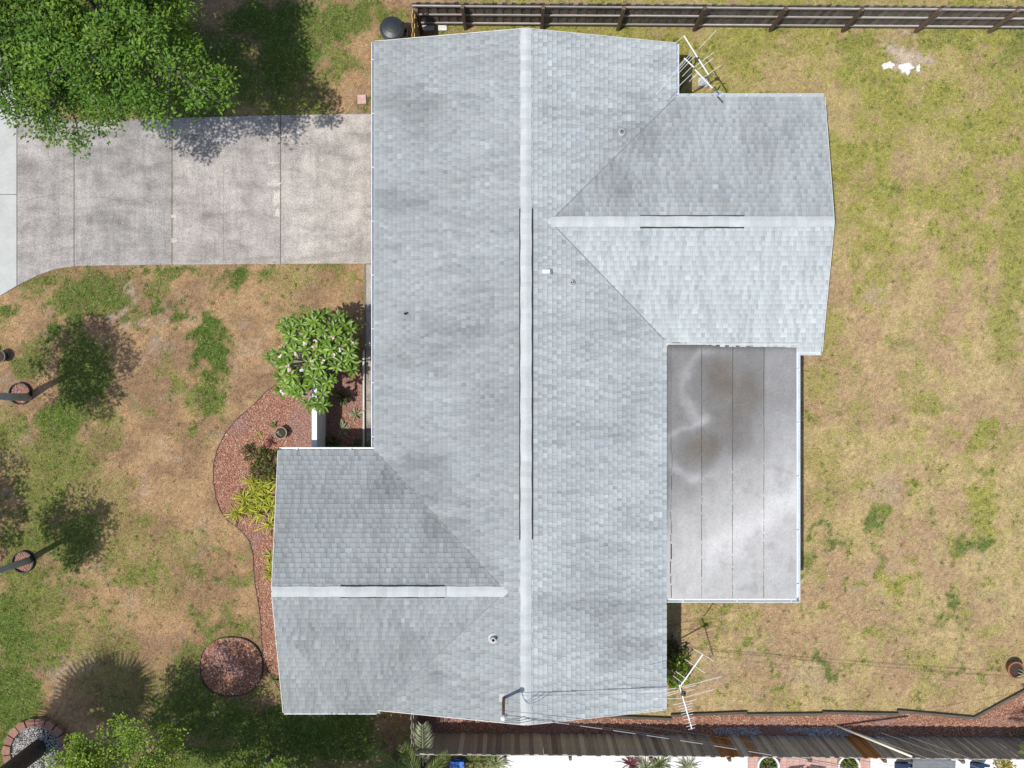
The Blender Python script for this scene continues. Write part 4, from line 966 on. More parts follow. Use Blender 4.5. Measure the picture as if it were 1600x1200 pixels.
for i, tt in enumerate((0.50, 0.56, 0.62, 0.68, 0.76, 0.84, 0.92)):
    cx, cy = 1062 + 19.5 * tt, 1072 + 67 * tt; hl = 11 - 8 * (tt - 0.5) - (2 if i % 2 else 0)
    E2.append(((cx - hl, cy + hl * 0.26), (cx + hl, cy - hl * 0.26), 4.3))
E2 += [((1075, 1140), (1086, 1137), 4.3), ((1083, 1013.5), (1115, 1033), 4.45), ((1070, 1030), (1102, 1052), 4.45), ((1056, 1049), (1074, 1062), 4.45), ((1052, 1056), (1066, 1067), 4.45)]
antenna((bs.x, bs.y, 0), 4.5, 'white television antenna with two booms on a mast at the lower right roof corner',
    [((1061, 1070), (1081, 1139), 4.3), ((1098, 1022.5), (1063, 1072), 4.45)], E2)
# small dish at the eave
dc = G(1122, 149, 2.36)
ds = thing('satellite_dish', 'small grey satellite dish on an arm over the upper right gutter', 'satellite dish', (dc.x, dc.y - 0.3, 2.4))
mb = MB(); prof = []
Rm = Matrix.Translation(dc) @ Matrix.Rotation(math.radians(-32), 4, 'X')
vv = [Rm @ Vector((0, 0, -0.04))]; nn = 20
for r_, z_ in ((0.08, -0.033), (0.15, -0.012), (0.195, 0.012)):
    vv += [Rm @ Vector((r_ * math.cos(2 * math.pi * k / nn), r_ * math.sin(2 * math.pi * k / nn), z_)) for k in range(nn)]
ff = [(0, 1 + k, 1 + (k + 1) % nn) for k in range(nn)]
for j in range(2): ff += [(1 + j*nn + k, 1 + (j+1)*nn + k, 1 + (j+1)*nn + (k+1) % nn, 1 + j*nn + (k+1) % nn) for k in range(nn)]
mb.add(vv, ff); part('dish', mb, M['grey_metal'], ds, smooth=True)
part('arm', MB().tube([G(1121, 151, 2.45), G(1124, 154, 2.62), G(1129, 160, 2.62)], 0.02, 6), M['steel'], ds)
part('feed', MB().tube([dc + Vector((0, 0.18, -0.05)), dc + Vector((0.02, 0.22, 0.16))], 0.018, 6), M['steel'], ds)

# ------------------------------------------------------------------ yard objects
bc_ = G(612, 43.5, 1.06); bx0, by0 = bc_.x, bc_.y
tb = thing('trash_bin', 'round black plastic trash bin with domed lid beside the tan fence', 'trash bin', (bx0, by0, 0))
part('barrel', MB().lathe([(0.001, 0.02), (0.27, 0.02), (0.30, 0.1), (0.335, 0.93), (0.355, 0.95), (0.355, 0.985)], (bx0, by0, 0), 20), M['black'], tb)
part('lid', MB().lathe([(0.372, 0.955), (0.375, 1.0), (0.355, 1.02), (0.34, 1.022), (0.30, 1.05), (0.16, 1.085), (0.06, 1.095), (0.001, 1.096)], (bx0, by0, 0), 20), M['black'], tb, smooth=False)
part('handle', MB().tube([(bx0 + 0.30, by0 - 0.24, 0.92), (bx0 + 0.46, by0 - 0.22, 0.93), (bx0 + 0.47, by0 + 0.18, 0.93), (bx0 + 0.30, by0 + 0.22, 0.92)], 0.018, 6), M['black'], tb)
for s in (-1, 1):
    wv = MB(); wv.tube([(bx0 + 0.30, by0 + s * 0.24, 0.12), (bx0 + 0.30, by0 + s * 0.30, 0.12)], 0.12, 14); part('wheel', wv, M['black'], tb)
def flat_stone(name, px, py, w, h, z, mat, label, cat, rot=0.0, group=None):
    c = G(px, py); mb = MB()
    Mx = Matrix.Translation((c.x, c.y, 0)) @ Matrix.Rotation(rot, 4, 'Z')
    b_ = 0.008
    mb.add([Mx @ Vector(q) for q in ((-w/2,-h/2,-.03),(w/2,-h/2,-.03),(w/2,h/2,-.03),(-w/2,h/2,-.03),(-w/2,-h/2,z-b_),(w/2,-h/2,z-b_),(w/2,h/2,z-b_),(-w/2,h/2,z-b_),(-w/2+b_,-h/2+b_,z),(w/2-b_,-h/2+b_,z),(w/2-b_,h/2-b_,z),(-w/2+b_,h/2-b_,z))],
           [(0,1,5,4),(1,2,6,5),(2,3,7,6),(3,0,4,7),(4,5,9,8),(5,6,10,9),(6,7,11,10),(7,4,8,11),(8,9,10,11)])
    return single(name, mb, mat, label, cat, (c.x, c.y, 0), group)
flat_stone('paver', 565.5, 155.5, 0.27, 0.29, 0.045, M['pink_paver'], 'single pink square paver on dry grass near the garage corner', 'paver', 0.04)
flat_stone('paver', 669.5, 43.5, 0.37, 0.18, 0.045, M['concrete_pale'], 'pale rectangular paver in the shade behind the tan fence', 'paver', 0.03, 'pavers by the top fence')
flat_stone('paver', 691.5, 43.5, 0.27, 0.18, 0.045, M['white_stone'], 'bright white rectangular paver in the sun by the top fence', 'paver', 0.02, 'pavers by the top fence')
flat_stone('splash_block', 1098, 129, 0.32, 0.26, 0.06, M['concrete_pale'], 'pale concrete splash block under the upper television antenna', 'splash block', -0.1)
def rock(px, py, rx, ry, hz, seed, label):
    poly = blob_mesh(px, py, rx, ry, 0, seed, 14, 0.45); c = G(px, py)
    mb = MB(); n = len(poly)
    v = [(x, y, -0.02) for x, y in poly] + [(c.x + (x - c.x) * 0.92, c.y + (y - c.y) * 0.92, hz * 0.6) for x, y in poly] + [(c.x + (x - c.x) * 0.6, c.y + (y - c.y) * 0.6, hz) for x, y in poly]
    mb.add(v, [(i, (i+1) % n, n + (i+1) % n, n + i) for i in range(n)] + [(n + i, n + (i+1) % n, 2*n + (i+1) % n, 2*n + i) for i in range(n)] + [tuple(range(2*n, 3*n))])
    single('white_rock', mb, M['white_stone'], label, 'rock', (c.x, c.y, 0), 'white rocks on the back lawn')
rock(1387.5, 102.5, 9.5, 6.5, 0.05, 11, 'leftmost flat white rock in the back lawn near the top fence')
rock(1415.5, 106.5, 10.5, 10, 0.06, 12, 'largest flat white rock in the back lawn near the top fence, middle of three')
rock(1434.5, 106.5, 3.6, 5.5, 0.04, 13, 'smallest flat white rock in the back lawn near the top fence')
# garden privacy wall
gwl = thing('garden_wall', 'low white stucco garden wall beside the pink flowering bush', 'wall', (-5.85, 0.0, 0))
part('panel', MB().box((-5.93, -2.40, -0.05), (-5.80, 0.85, 1.50)), M['stucco'], gwl)
part('coping', MB().box((-5.945, -2.40, 1.503), (-5.795, 0.86, 1.54)), M['white'], gwl)

def pot(px, py, R, h, mat, label, z=0.0, name='plant_pot', group=None):
    c = G(px, py, h); t = thing(name, label, 'plant pot', (c.x, c.y, z), group)
    part('vessel', MB().lathe([(0.001, 0.0), (R * 0.62, 0.0), (R * 0.78, h * 0.3), (R * 0.94, h * 0.86), (R, h * 0.88), (R, h), (R * 0.86, h), (R * 0.82, h * 0.8)], (c.x, c.y, z), 22), mat, t, smooth=False)
    part('soil', MB().lathe([(R * 0.84, h * 0.82), (0.001, h * 0.84)], (c.x, c.y, z), 22), M['soil'], t)
    return c
# ------------------------------------------------------------------ plants
def strap_mesh(L, W, droop, mat, name='leaf', fold=0.25, seg=5):
    v = []; f = []
    for i in range(seg + 1):
        t = i / seg; w = W * math.sin(math.pi * min(1, 0.12 + 0.88 * t) ** 0.8) if t < 1 else 0.002
        w = W * (0.45 + 0.55 * math.sin(math.pi * min(t * 1.15, 1) * 0.5)) * (1 - max(0, (t - 0.55) / 0.45) ** 2) + 0.001
        a = droop * t; x = L * (math.sin(a) / droop if droop else t) if abs(droop) > 1e-3 else L * t
        z = -L * (1 - math.cos(a)) / droop if abs(droop) > 1e-3 else 0
        v += [(x, -w / 2, z + w * fold), (x, 0, z), (x, w / 2, z + w * fold)]
    for i in range(seg):
        for j in range(2): f.append((i*3+j, (i+1)*3+j, (i+1)*3+j+1, i*3+j+1))
    return MB().add(v, f).mesh(name, mat, smooth=True)
def leafM(p, yaw, pitch, roll=0.0, s=1.0):
    return Matrix.Translation(p) @ Matrix.Rotation(yaw, 4, 'Z') @ Matrix.Rotation(-pitch, 4, 'Y') @ Matrix.Rotation(roll, 4, 'X') @ Matrix.Diagonal((s, s, s, 1))
STR = {}
def strap_plant(px, py, nleaf, L, W, mat, label, name='strap_leaf_plant', group='strappy plants in the beds', pit=(0.15, 1.2), droop=1.1, seed=0, z=0.02, cat='plant'):
    r = random.Random(seed); c = G(px, py)
    t = thing(name, label, cat, (c.x, c.y, z), group)
    key = (round(L, 2), round(W, 3), mat, droop)
    if key not in STR: STR[key] = [strap_mesh(L * k, W, droop * q, M[mat]) for k, q in ((1, 1), (0.8, 1.2), (0.65, 0.8))]
    for i in range(nleaf):
        yaw = i * 2.399 + r.uniform(-1.2, 1.2); pitch = pit[0] + (pit[1] - pit[0]) * r.random()
        link('leaf', r.choice(STR[key]), t, M=leafM(Vector((r.uniform(-.03, .03), r.uniform(-.03, .03), r.uniform(0, 0.06))), yaw, pitch, r.uniform(-1.1, 1.1), r.uniform(0.7, 1.2)))
    return t
SP = [(383,778,'yellow green strap leaved plant nearest the lawn edge of the front bed'),(404,800,'yellow green strap leaved plant at the lower end of the clump, off the roof'),(373,800,'yellow strap leaved plant touching the curved black edging'),
      (412,760,'tall yellow green strap leaved plant in the upper middle of the clump beside the roof'),(425,790,'yellow green strap leaved plant in the lower clump half hidden by the roof edge'),(427,752,'green strap leaved plant in the upper clump half hidden by the roof edge'),
      (398,770,'yellow green strap leaved plant in the middle of the clump'),(424,818,'yellow green strap leaved plant at the bottom of the clump beside the roof'),
      (412,782,'pale yellow strap leaved plant filling the centre of the lower clump'),(390,792,'yellow strap leaved plant between the lawn edge and the clump centre'),(418,772,'lime strap leaved plant right of the clump centre'),(398,755,'yellow green strap leaved plant at the upper left of the clump')]
for i, (a, b, lab) in enumerate(SP):
    strap_plant(a, b, 38, 0.52, 0.032, 'leaf_strap', lab, seed=50 + i, pit=(0.1, 1.4), group='yellow strappy plants in the front bed')
for i, (a, b, lab) in enumerate([(424,868,'small bright yellow green strap plant beside the roof, upper of three'),(426,884,'small bright yellow green strap plant beside the roof, middle of three'),(424,896,'small bright yellow green strap plant beside the roof, lowest of three')]):
    strap_plant(a, b, 30, 0.34, 0.032, 'leaf_strap', lab, seed=70 + i, group='small yellow strappy plants')
for i, (a, b, m, nl, L, lab) in enumerate([(420,737,'leaf_red',16,0.24,'small reddish leafy plant above the yellow strappy clump'),(424,690,'leaf_red',11,0.26,'dark red rosette plant between the pot and the roof corner'),
      (405,680,'leaf_strap',12,0.16,'tiny yellow green plant left of the round pot'),(428,664,'leaf_dark',14,0.16,'small dark green plant just above the round pot'),
      (430,1060,'leaf_dark',22,0.24,'dark sparse plant at the lower end of the front bed beside the roof')]):
    strap_plant(a, b, nl, L, 0.055, m, lab, name='leafy_plant', seed=90 + i, group='small bed plants')
for i, (a, b, m, nl, L, W, lab) in enumerate([(557,647,'leaf_silver',26,0.34,0.038,'pale spiky plant in the sunny part of the courtyard mulch'),(537,670,'leaf_silver',24,0.32,0.045,'grey green spiky plant at the shadow edge of the courtyard'),
      (536,620,'leaf_dark',40,0.42,0.04,'dark grassy clump in the courtyard below the flowering bush'),(521,692,'leaf_dark',44,0.36,0.07,'dark green shrub in the shaded courtyard corner beside the wall'),(572,698,'leaf_palm',40,0.30,0.05,'yellowish green shrub tucked in the courtyard corner under the gutters'),(558,694,'leaf_dark',28,0.28,0.05,'small dark shrub in the shaded courtyard between two larger shrubs')]):
    strap_plant(a, b, nl, L, W, m, lab, name='courtyard_plant', seed=120 + i, group='courtyard plants')
pc = pot(438.5, 676.5, 0.19, 0.34, M['pot'], 'round brown plant pot standing on the red front mulch')
for i in range(3): pass

def vec_leaves(P, D, L, W, col, Nup=None, mat=M['leaf']):
    """kite leaves: base P, direction D, arrays"""
    n = len(P)
    up = rng.normal(0, 1, (n, 3)) * 0.55 + np.array([0, 0, 1.0])
    S = np.cross(D, up); S /= np.linalg.norm(S, axis=1)[:, None] + 1e-9
    V = np.stack([P, P + D * (0.45 * L)[:, None] + S * (0.5 * W)[:, None], P + D * L[:, None], P + D * (0.45 * L)[:, None] - S * (0.5 * W)[:, None]], 1).reshape(-1, 3)
    return V, np.arange(4 * n).reshape(-1, 4), np.repeat(col, 4, 0)

def tree(name, label, base, crown_c, crown_r, nclump, per, leafL, leafW, cols, seed, trunk_r=0.18, fork=0.35, barkmat='bark', clump_r=0.42, flat=0.6, group=None, lobes=7, lobe_amp=0.22, zpow=1.0, hollow=0.35, trunk_pts=None, upright=0.25):
    r = np.random.default_rng(seed)
    t = thing(name, label, 'tree', base, group)
    b = np.array(base, float); cc = np.array(crown_c, float); R = np.array(crown_r, float)
    fk = b + (cc - b) * fork; fk[:2] = b[:2] + (cc[:2] - b[:2]) * 0.35
    # clump centres: shell-weighted points in a lobed ellipsoid
    ph = r.uniform(0, 6.28, 4)
    cl = []
    while len(cl) < nclump:
        d = r.normal(0, 1, 3); d /= np.linalg.norm(d)
        rad = (hollow + (1 - hollow) * r.random() ** 0.55)
        az = math.atan2(d[1], d[0]); k = 1 + lobe_amp * (math.sin(lobes * az + ph[0]) * 0.5 + math.sin(3 * az + ph[1]) * 0.5 + 0.5 * math.sin(4 * d[2] + 5 * az + ph[2]))
        p = d * rad * k
        if p[2] < -0.55: continue
        cl.append(cc + p * R)
    cl = np.array(cl)
    mb = MB()
    trunk = MB().tube([tuple(b - np.array([0, 0, 0.1])), tuple((b * 0.6 + fk * 0.4) + r.normal(0, 0.04, 3)), tuple(fk)], [trunk_r * 1.25, trunk_r, trunk_r * 0.85], 10)
    part('trunk', trunk, M[barkmat], t, smooth=True)
    # limbs to k-means style groups
    K = max(5, min(16, nclump // 40)); cen = cl[r.choice(len(cl), K, replace=False)]
    for _ in range(6):
        lab_ = np.argmin(((cl[:, None] - cen[None]) ** 2).sum(-1), 1)
        cen = np.array([cl[lab_ == k].mean(0) if (lab_ == k).any() else cen[k] for k in range(K)])
    lm = MB()
    for k in range(K):
        e = cen[k]; m1 = fk + (e - fk) * 0.45 + np.array([0, 0, 0.25]) + r.normal(0, 0.15, 3)
        lm.tube([tuple(fk), tuple(m1), tuple(e)], [trunk_r * 0.55, trunk_r * 0.36, trunk_r * 0.2], 7)
        sub = cl[lab_ == k]
        for c in sub:
            st = m1 + (e - m1) * r.uniform(0.3, 1.0)
            md = (st + c) / 2 + r.normal(0, 0.10, 3)
            lm.tube([tuple(st), tuple(md), tuple(c + (c - cc) / (np.linalg.norm(c - cc) + 1e-6) * 0.15)], [trunk_r * 0.10, trunk_r * 0.065, 0.006], 4, cap=False)
    part('limb', lm, M[barkmat], t, smooth=True)
    # leaves in clumps
    n = nclump * per
    ci = np.repeat(np.arange(nclump), per)
    scl = r.uniform(0.65, 1.3, nclump)[ci]
    off = r.normal(0, 1, (n, 3)); off /= np.linalg.norm(off, axis=1)[:, None]; off *= (r.random(n) ** 0.45 * clump_r * scl)[:, None]; off[:, 2] *= flat
    P = cl[ci] + off
    D = off / (np.linalg.norm(off, axis=1)[:, None] + 1e-6) + r.normal(0, 0.6, (n, 3)) + np.array([0, 0, upright]); D[:, 2] *= 0.6; D /= np.linalg.norm(D, axis=1)[:, None]
    pal = np.array(cols); pc_ = pal[r.integers(0, len(pal), nclump)][ci] * 0.55 + pal[r.integers(0, len(pal), n)] * 0.45
    pc_ = np.clip(pc_ * r.normal(1, 0.2, (n, 1)), 0.01, 0.8)
    V, F, Cc = vec_leaves(P, D, r.uniform(0.7, 1.25, n) * leafL, r.uniform(0.8, 1.2, n) * leafW, pc_)
    V = V - b
    o = link('crown', np_mesh('crown', V, F, M['leaf'], Cc), t)
    return t
oak_cols = [(0.10, 0.20, 0.022), (0.14, 0.265, 0.026), (0.07, 0.15, 0.02), (0.20, 0.31, 0.035), (0.09, 0.18, 0.024)]
tree('oak_tree', 'broad green oak tree over the driveway in the top left corner', (-11.6, 10.3, 0), (-11.55, 10.15, 5.6), (3.75, 4.0, 1.8), 900, 84, 0.118, 0.056, oak_cols, 21, trunk_r=0.24, barkmat='bark', clump_r=0.40, flat=0.55, lobes=6, lobe_amp=0.22, hollow=0.3)
lime_cols = [(0.22, 0.33, 0.035), (0.17, 0.28, 0.03), (0.27, 0.37, 0.045), (0.13, 0.22, 0.028)]
tree('citrus_tree', 'bright lime green small leaved tree at the bottom left beside the block ring', (-10.6, -11.3, 0), (-10.7, -11.05, 4.3), (2.25, 1.75, 1.2), 270, 95, 0.085, 0.05, lime_cols, 33, trunk_r=0.1, clump_r=0.32, flat=1.0, lobes=5, lobe_amp=0.32, upright=0.5)
tree('citrus_tree', 'small lime green tree peeking in at the bottom edge left of the house', (-7.55, -11.7, 0), (-7.55, -11.6, 2.8), (0.85, 0.65, 0.7), 55, 90, 0.085, 0.05, lime_cols, 35, trunk_r=0.07, clump_r=0.28, flat=1.0, lobes=5, lobe_amp=0.3, upright=0.5)
tree('oak_tree', 'leafy tree standing below the bottom edge and shading the side lawn', (-6.2, -12.6, 0), (-6.3, -12.55, 5.0), (2.7, 1.95, 1.3), 300, 80, 0.11, 0.055, oak_cols, 39, trunk_r=0.16, clump_r=0.42)
young_cols = [(0.10, 0.17, 0.04), (0.13, 0.2, 0.05), (0.08, 0.15, 0.04)]
tree('young_tree', 'young tree with pale trunk in the mulch ring nearer the driveway', (-15.12, -0.42, 0), (-15.25, -0.5, 6.0), (1.35, 1.45, 1.2), 95, 55, 0.12, 0.05, young_cols, 41, trunk_r=0.105, fork=0.72, barkmat='bark_pale', clump_r=0.36, group='young trees on the front lawn')
tree('young_tree', 'young tree with leaning pale trunk in the mulch ring farther from the driveway', (-15.05, -5.5, 0), (-15.35, -5.55, 5.2), (1.05, 1.15, 1.1), 72, 55, 0.12, 0.05, young_cols, 43, trunk_r=0.09, fork=0.72, barkmat='bark_pale', clump_r=0.34, group='young trees on the front lawn')
tree('young_tree', 'young tree beyond the left edge casting shade on the front lawn', (-18.3, -4.6, 0), (-18.3, -4.6, 5.2), (1.3, 1.7, 1.1), 110, 60, 0.13, 0.055, young_cols, 45, trunk_r=0.1, fork=0.7, barkmat='bark_pale', clump_r=0.4, group='young trees on the front lawn')

# plumeria
def plum_leaf(L, W, droop):
    v = []; f = []; seg = 5
    prof = [0.10, 0.5, 0.85, 1.0, 0.75, 0.02]
    for i in range(seg + 1):
        t = i / seg; w = W * prof[i]; a = droop * t
        x = L * math.sin(a) / droop; z = -L * (1 - math.cos(a)) / droop
        v += [(x, -w/2, z + w * 0.16), (x, 0, z), (x, w/2, z + w * 0.16)]
    for i in range(seg):
        for j in range(2): f.append((i*3+j, (i+1)*3+j, (i+1)*3+j+1, i*3+j+1))
    return v, f
def flower_cluster(c, r):
    mb = MB()
    for k in range(r.randint(3, 5)):
        p = Vector(c) + Vector((r.uniform(-.04, .04), r.uniform(-.04, .04), r.uniform(-0.01, .03)))
        tilt = Matrix.Rotation(r.uniform(-.5, .5), 4, 'X') @ Matrix.Rotation(r.uniform(-.5, .5), 4, 'Y')
        pk = r.choice([(1.0, 1.2, 1.2), (1.0, 1.25, 1.2), (.85, .5, .55), (.95, .95, .98)])
        for q in range(5):
            a = q * 2 * math.pi / 5 + r.random()
            d = Vector((math.cos(a), math.sin(a), 0.2)); s = Vector((-math.sin(a), math.cos(a), 0))
            pts = [Vector((0, 0, 0)), d * 0.021 + s * 0.013, d * 0.037, d * 0.021 - s * 0.013]
            mb.add([p + tilt @ x for x in pts], [(0, 1, 2, 3)], pk)
    return mb
pr = random.Random(5)
pb = Vector((-5.95, 0.72, 0))
pl = thing('flowering_bush', 'large glossy leaved bush with pink and white flowers by the walkway', 'bush', pb)
BUSH = [(414,562),(425,540),(430,515),(446,500),(470,492),(482,500),(500,484),(535,484),(562,496),(568,522),(556,548),(560,575),(540,600),(518,606),(508,645),(484,648),(466,622),(440,618),(418,600)]
tips = []
while len(tips) < 80:
    a = pr.uniform(0, 2 * math.pi); q = math.sqrt(pr.random())
    x = -5.75 + 1.5 * q * math.cos(a); y = 0.70 + 1.65 * q * math.sin(a)
    z = 1.15 + 1.15 * math.sqrt(max(0, 1 - 0.85 * q * q)) + pr.uniform(-0.25, 0.12)
    px_, py_ = 800 + x * FPX / (H - z), 600 - y * FPX / (H - z)
    if not inpoly(np.array([493 + (px_ - 493) / 0.95]), np.array([558 + (py_ - 558) / 0.95]), BUSH)[0]: continue
    if all((Vector((x, y, z)) - t_).length > 0.20 for t_ in tips): tips.append(Vector((x, y, z)))
    elif pr.random() < 0.02: tips.append(Vector((x, y, z)))
stem = MB()
for t_ in tips:
    m_ = pb.lerp(t_, 0.5) + Vector((0, 0, -0.1)); stem.tube([pb + Vector((pr.uniform(-.1, .1), pr.uniform(-.1, .1), 0)), m_, t_], [0.05, 0.032, 0.018], 6)
part('stem', stem, M['bark_pale'], pl, smooth=True)
PLM = [plum_leaf(0.36, 0.105, 0.5), plum_leaf(0.32, 0.11, 0.8), plum_leaf(0.28, 0.09, 0.35), plum_leaf(0.39, 0.10, 1.0)]
PLme = [MB().add(*q).mesh('leaf', M['leaf_plum'], smooth=True) for q in PLM]
lv = []
for t_ in tips:
    nl = pr.randint(10, 14)
    for i in range(nl):
        yaw = i * 2.399 + pr.uniform(-.2, .2); lay = i / nl
        pitch = -0.15 + 0.95 * lay + pr.uniform(-.12, .12)
        lv.append((t_.z + 0.2 * lay, leafM(t_ - pb + Vector((0, 0, -0.07 + 0.09 * lay)), yaw, pitch, pr.uniform(-.25, .25), pr.uniform(0.72, 1.06) * (1 - 0.3 * lay)), pr.randrange(4)))
lv.sort(key=lambda q: -q[0])
for z_, Mx, k in lv[:300]: link('leaf', PLme[k], pl, M=Mx)
mb = MB()
for z_, Mx, k in lv[300:]: mb.add([Mx @ Vector(q) for q in PLM[k][0]], PLM[k][1])
o = link('foliage', mb.mesh('foliage', M['leaf_plum'], smooth=True), pl); o['kind'] = 'stuff'
FL = [(437,557),(449,571),(461,553),(438,541),(452,578),(471,578),(487,565),(489,543),(492,531),(505,565),(521,528),(533,547),(521,556),(477,537),(551,537),(439,612),(443,615),(494,601),(462,611),(491,615),(412,560),(486,580),(525,580),(447,584),(509,516)]
for a, b in FL[::1][:17]:
    z = 2.2
    for _ in range(2):
        w = G(a, b, z); q = min(1, (((w.x + 5.83) / 1.33) ** 2 + ((w.y - 0.73) / 1.36) ** 2)); z = 1.15 + 1.15 * math.sqrt(1 - 0.85 * q) + 0.27
    w = G(a, b, z)
    part('flower_cluster', flower_cluster(w, pr), M['petal'], pl, colors=True)

# vine by the back wall
def leafy_mound(name, label, cat, c, R, n, L, W, cols, seed, group=None, stems=10, zoff=0.0):
    r = np.random.default_rng(seed); t = thing(name, label, cat, c, group); c = np.array(c, float)
    P = r.normal(0, 1, (n, 3)); P /= np.linalg.norm(P, axis=1)[:, None]; P *= (0.35 + 0.65 * r.random(n) ** 0.5)[:, None]; P[:, 2] = np.abs(P[:, 2])
    bmp = 1 + 0.35 * np.sin(5 * np.arctan2(P[:, 1], P[:, 0]) + seed) * np.abs(P[:, 0])
    P = P * np.array(R) * bmp[:, None]
    D = P / (np.linalg.norm(P, axis=1)[:, None] + 1e-6) + r.normal(0, 0.6, (n, 3)); D[:, 2] += 0.1; D /= np.linalg.norm(D, axis=1)[:, None]
    cl = np.array(cols)[r.integers(0, len(cols), n)] * r.normal(1, 0.2, (n, 1))
    V, F, Cc = vec_leaves(P, D, r.uniform(0.7, 1.3, n) * L, r.uniform(0.8, 1.2, n) * W, np.clip(cl, 0.01, 0.8))
    link('foliage', np_mesh('foliage', V, F, M['leaf'], Cc), t)
    mb = MB()
    for i in range(stems):
        e = P[r.integers(0, n)]; mb.tube([(0, 0, 0), tuple(e * 0.5 + np.array([0, 0, 0.1])), tuple(e)], [0.02, 0.012, 0.005], 5)
    link('stem', mb.mesh('stem', M['bark']), t)
    return t
leafy_mound('wall_shrub', 'yellow green leafy shrub against the house below the flat patio roof', 'shrub', (G(1052, 1040).x, G(1052, 1040).y, 0), (0.42, 0.62, 1.0), 620, 0.13, 0.07, [(0.16, 0.25, 0.03), (0.30, 0.34, 0.03), (0.10, 0.18, 0.025)], 61)
leafy_mound('wall_shrub', 'dark leafy shrub in the eave shadow beside the yellow green shrub', 'shrub', (G(1049, 1014).x - 0.05, G(1049, 1014).y, 0), (0.38, 0.38, 0.7), 300, 0.12, 0.06, [(0.06, 0.09, 0.03), (0.09, 0.07, 0.04)], 63)

olive = [(0.13, 0.17, 0.04), (0.19, 0.21, 0.05), (0.09, 0.125, 0.035), (0.22, 0.14, 0.08)]
for i, (a, b, R_, nn_, lab) in enumerate([(391, 706, (0.20, 0.26, 0.35), 130, 'small green leafy shrub nearest the black edging above the yellow clump'), (411, 715, (0.28, 0.30, 0.45), 260, 'olive leafy shrub above the yellow strappy clump'),
        (428, 720, (0.28, 0.36, 0.5), 280, 'dark olive leafy shrub against the roof corner'), (404, 735, (0.24, 0.22, 0.3), 170, 'low olive shrub between mulch and yellow clump'), (424, 742, (0.26, 0.25, 0.4), 200, 'olive shrub between the roof edge and the reddish plant')]):
    g_ = G(a, b); leafy_mound('bed_shrub', lab, 'shrub', (g_.x, g_.y, 0.02), R_, nn_, 0.12, 0.05, olive, 640 + i, 'olive shrubs in the front bed', 6)
# palms
def fan_frond(r, pet, blade, nseg, droop):
    """palmate leaf along +X"""
    mb = MB()
    pts = [(pet * t, 0, -0.12 * pet * t * t) for t in (0, 0.25, 0.5, 0.75, 1)]
    mb.tube(pts, [0.03, 0.024, 0.02, 0.016, 0.012], 5)
    hub = Vector(pts[-1])
    for i in range(nseg):
        a = math.radians(-105 + 210 * i / (nseg - 1)); d = Vector((math.cos(a), math.sin(a), 0)); s = Vector((-math.sin(a), math.cos(a), 0))
        L = blade * (0.72 + 0.28 * math.cos(a * 0.55)) * r.uniform(0.92, 1.06); w = blade * 0.085
        p1 = hub + d * L * 0.55 + Vector((0, 0, -droop * 0.12 * L)); p2 = hub + d * L + Vector((0, 0, -droop * 0.6 * L))
        mb.add([hub, p1 + s * w * 0.5, p2, p1 - s * w * 0.5, p1 + Vector((0, 0, -0.02))], [(0, 1, 4), (0, 4, 3), (1, 2, 4), (4, 2, 3)])
    return mb
def feather_frond(r, L, droop, nl=34, wl=0.42):
    mb = MB(); pts = []
    for i in range(13):
        t = i / 12; a = droop * t; pts.append(Vector((L * math.sin(a) / droop, 0, -L * (1 - math.cos(a)) / droop)))
    mb.tube(pts, [0.022 * (1 - 0.85 * i / 12) + 0.002 for i in range(13)], 5)
    for i in range(nl):
        t = 0.10 + 0.9 * i / nl; k = t * 12; j = min(int(k), 11); p = pts[j].lerp(pts[j + 1], k - j); d = (pts[j + 1] - pts[j]).normalized()
        for s in (-1, 1):
            ll = wl * (math.sin(math.pi * (0.12 + 0.8 * t)) * 0.85 + 0.15) * r.uniform(0.85, 1.1)
            dr = (d * 0.75 + Vector((0, s * 0.7, -0.10 + r.uniform(-.1, .25)))).normalized(); sd = dr.cross(Vector((0, 0, 1))).normalized() * 0.012
            m_ = p + dr * ll * 0.5 + Vector((0, 0, 0.02))
            mb.add([p, m_ + sd, p + dr * ll + Vector((0, 0, -0.07 * ll)), m_ - sd], [(0, 1, 2, 3)])
    return mb
def palm(name, label, base, top, tr, fronds, mat, seed, fan=True, n=26, pitch=(-0.7, 1.2), group=None):
    r = random.Random(seed); t = thing(name, label, 'palm', base, group); b = Vector(base); e = Vector(top)
    if tr: part('trunk', MB().tube([b - Vector((0, 0, .1)), b.lerp(e, 0.5), e], [tr * 1.15, tr, tr * 0.9], 12), M['palm_bark'], t, smooth=True)
    mes = [f.mesh('frond', M[mat]) for f in fronds]
    for i in range(n):
        link('frond', r.choice(mes), t, M=leafM(e - b, i * 2.399 + r.uniform(-.2, .2), pitch[0] + (pitch[1] - pitch[0]) * ((i * 0.618) % 1), r.uniform(-.4, .4), r.uniform(0.75, 1.15)))
    return t
r_ = random.Random(9)
palm('fan_palm', 'tall fan palm rooted in the stone block ring at the bottom left corner', (-14.75, -11.35, 0), (-15.0, -11.55, 6.2), 0.24, [fan_frond(r_, 1.15, 1.15, 26, 0.35), fan_frond(r_, 0.95, 1.2, 26, 0.5), fan_frond(r_, 1.3, 1.05, 26, 0.7), fan_frond(r_, 0.4, 1.0, 26, 0.4)], 'leaf_palm', 14, n=34, pitch=(-0.55, 1.45))
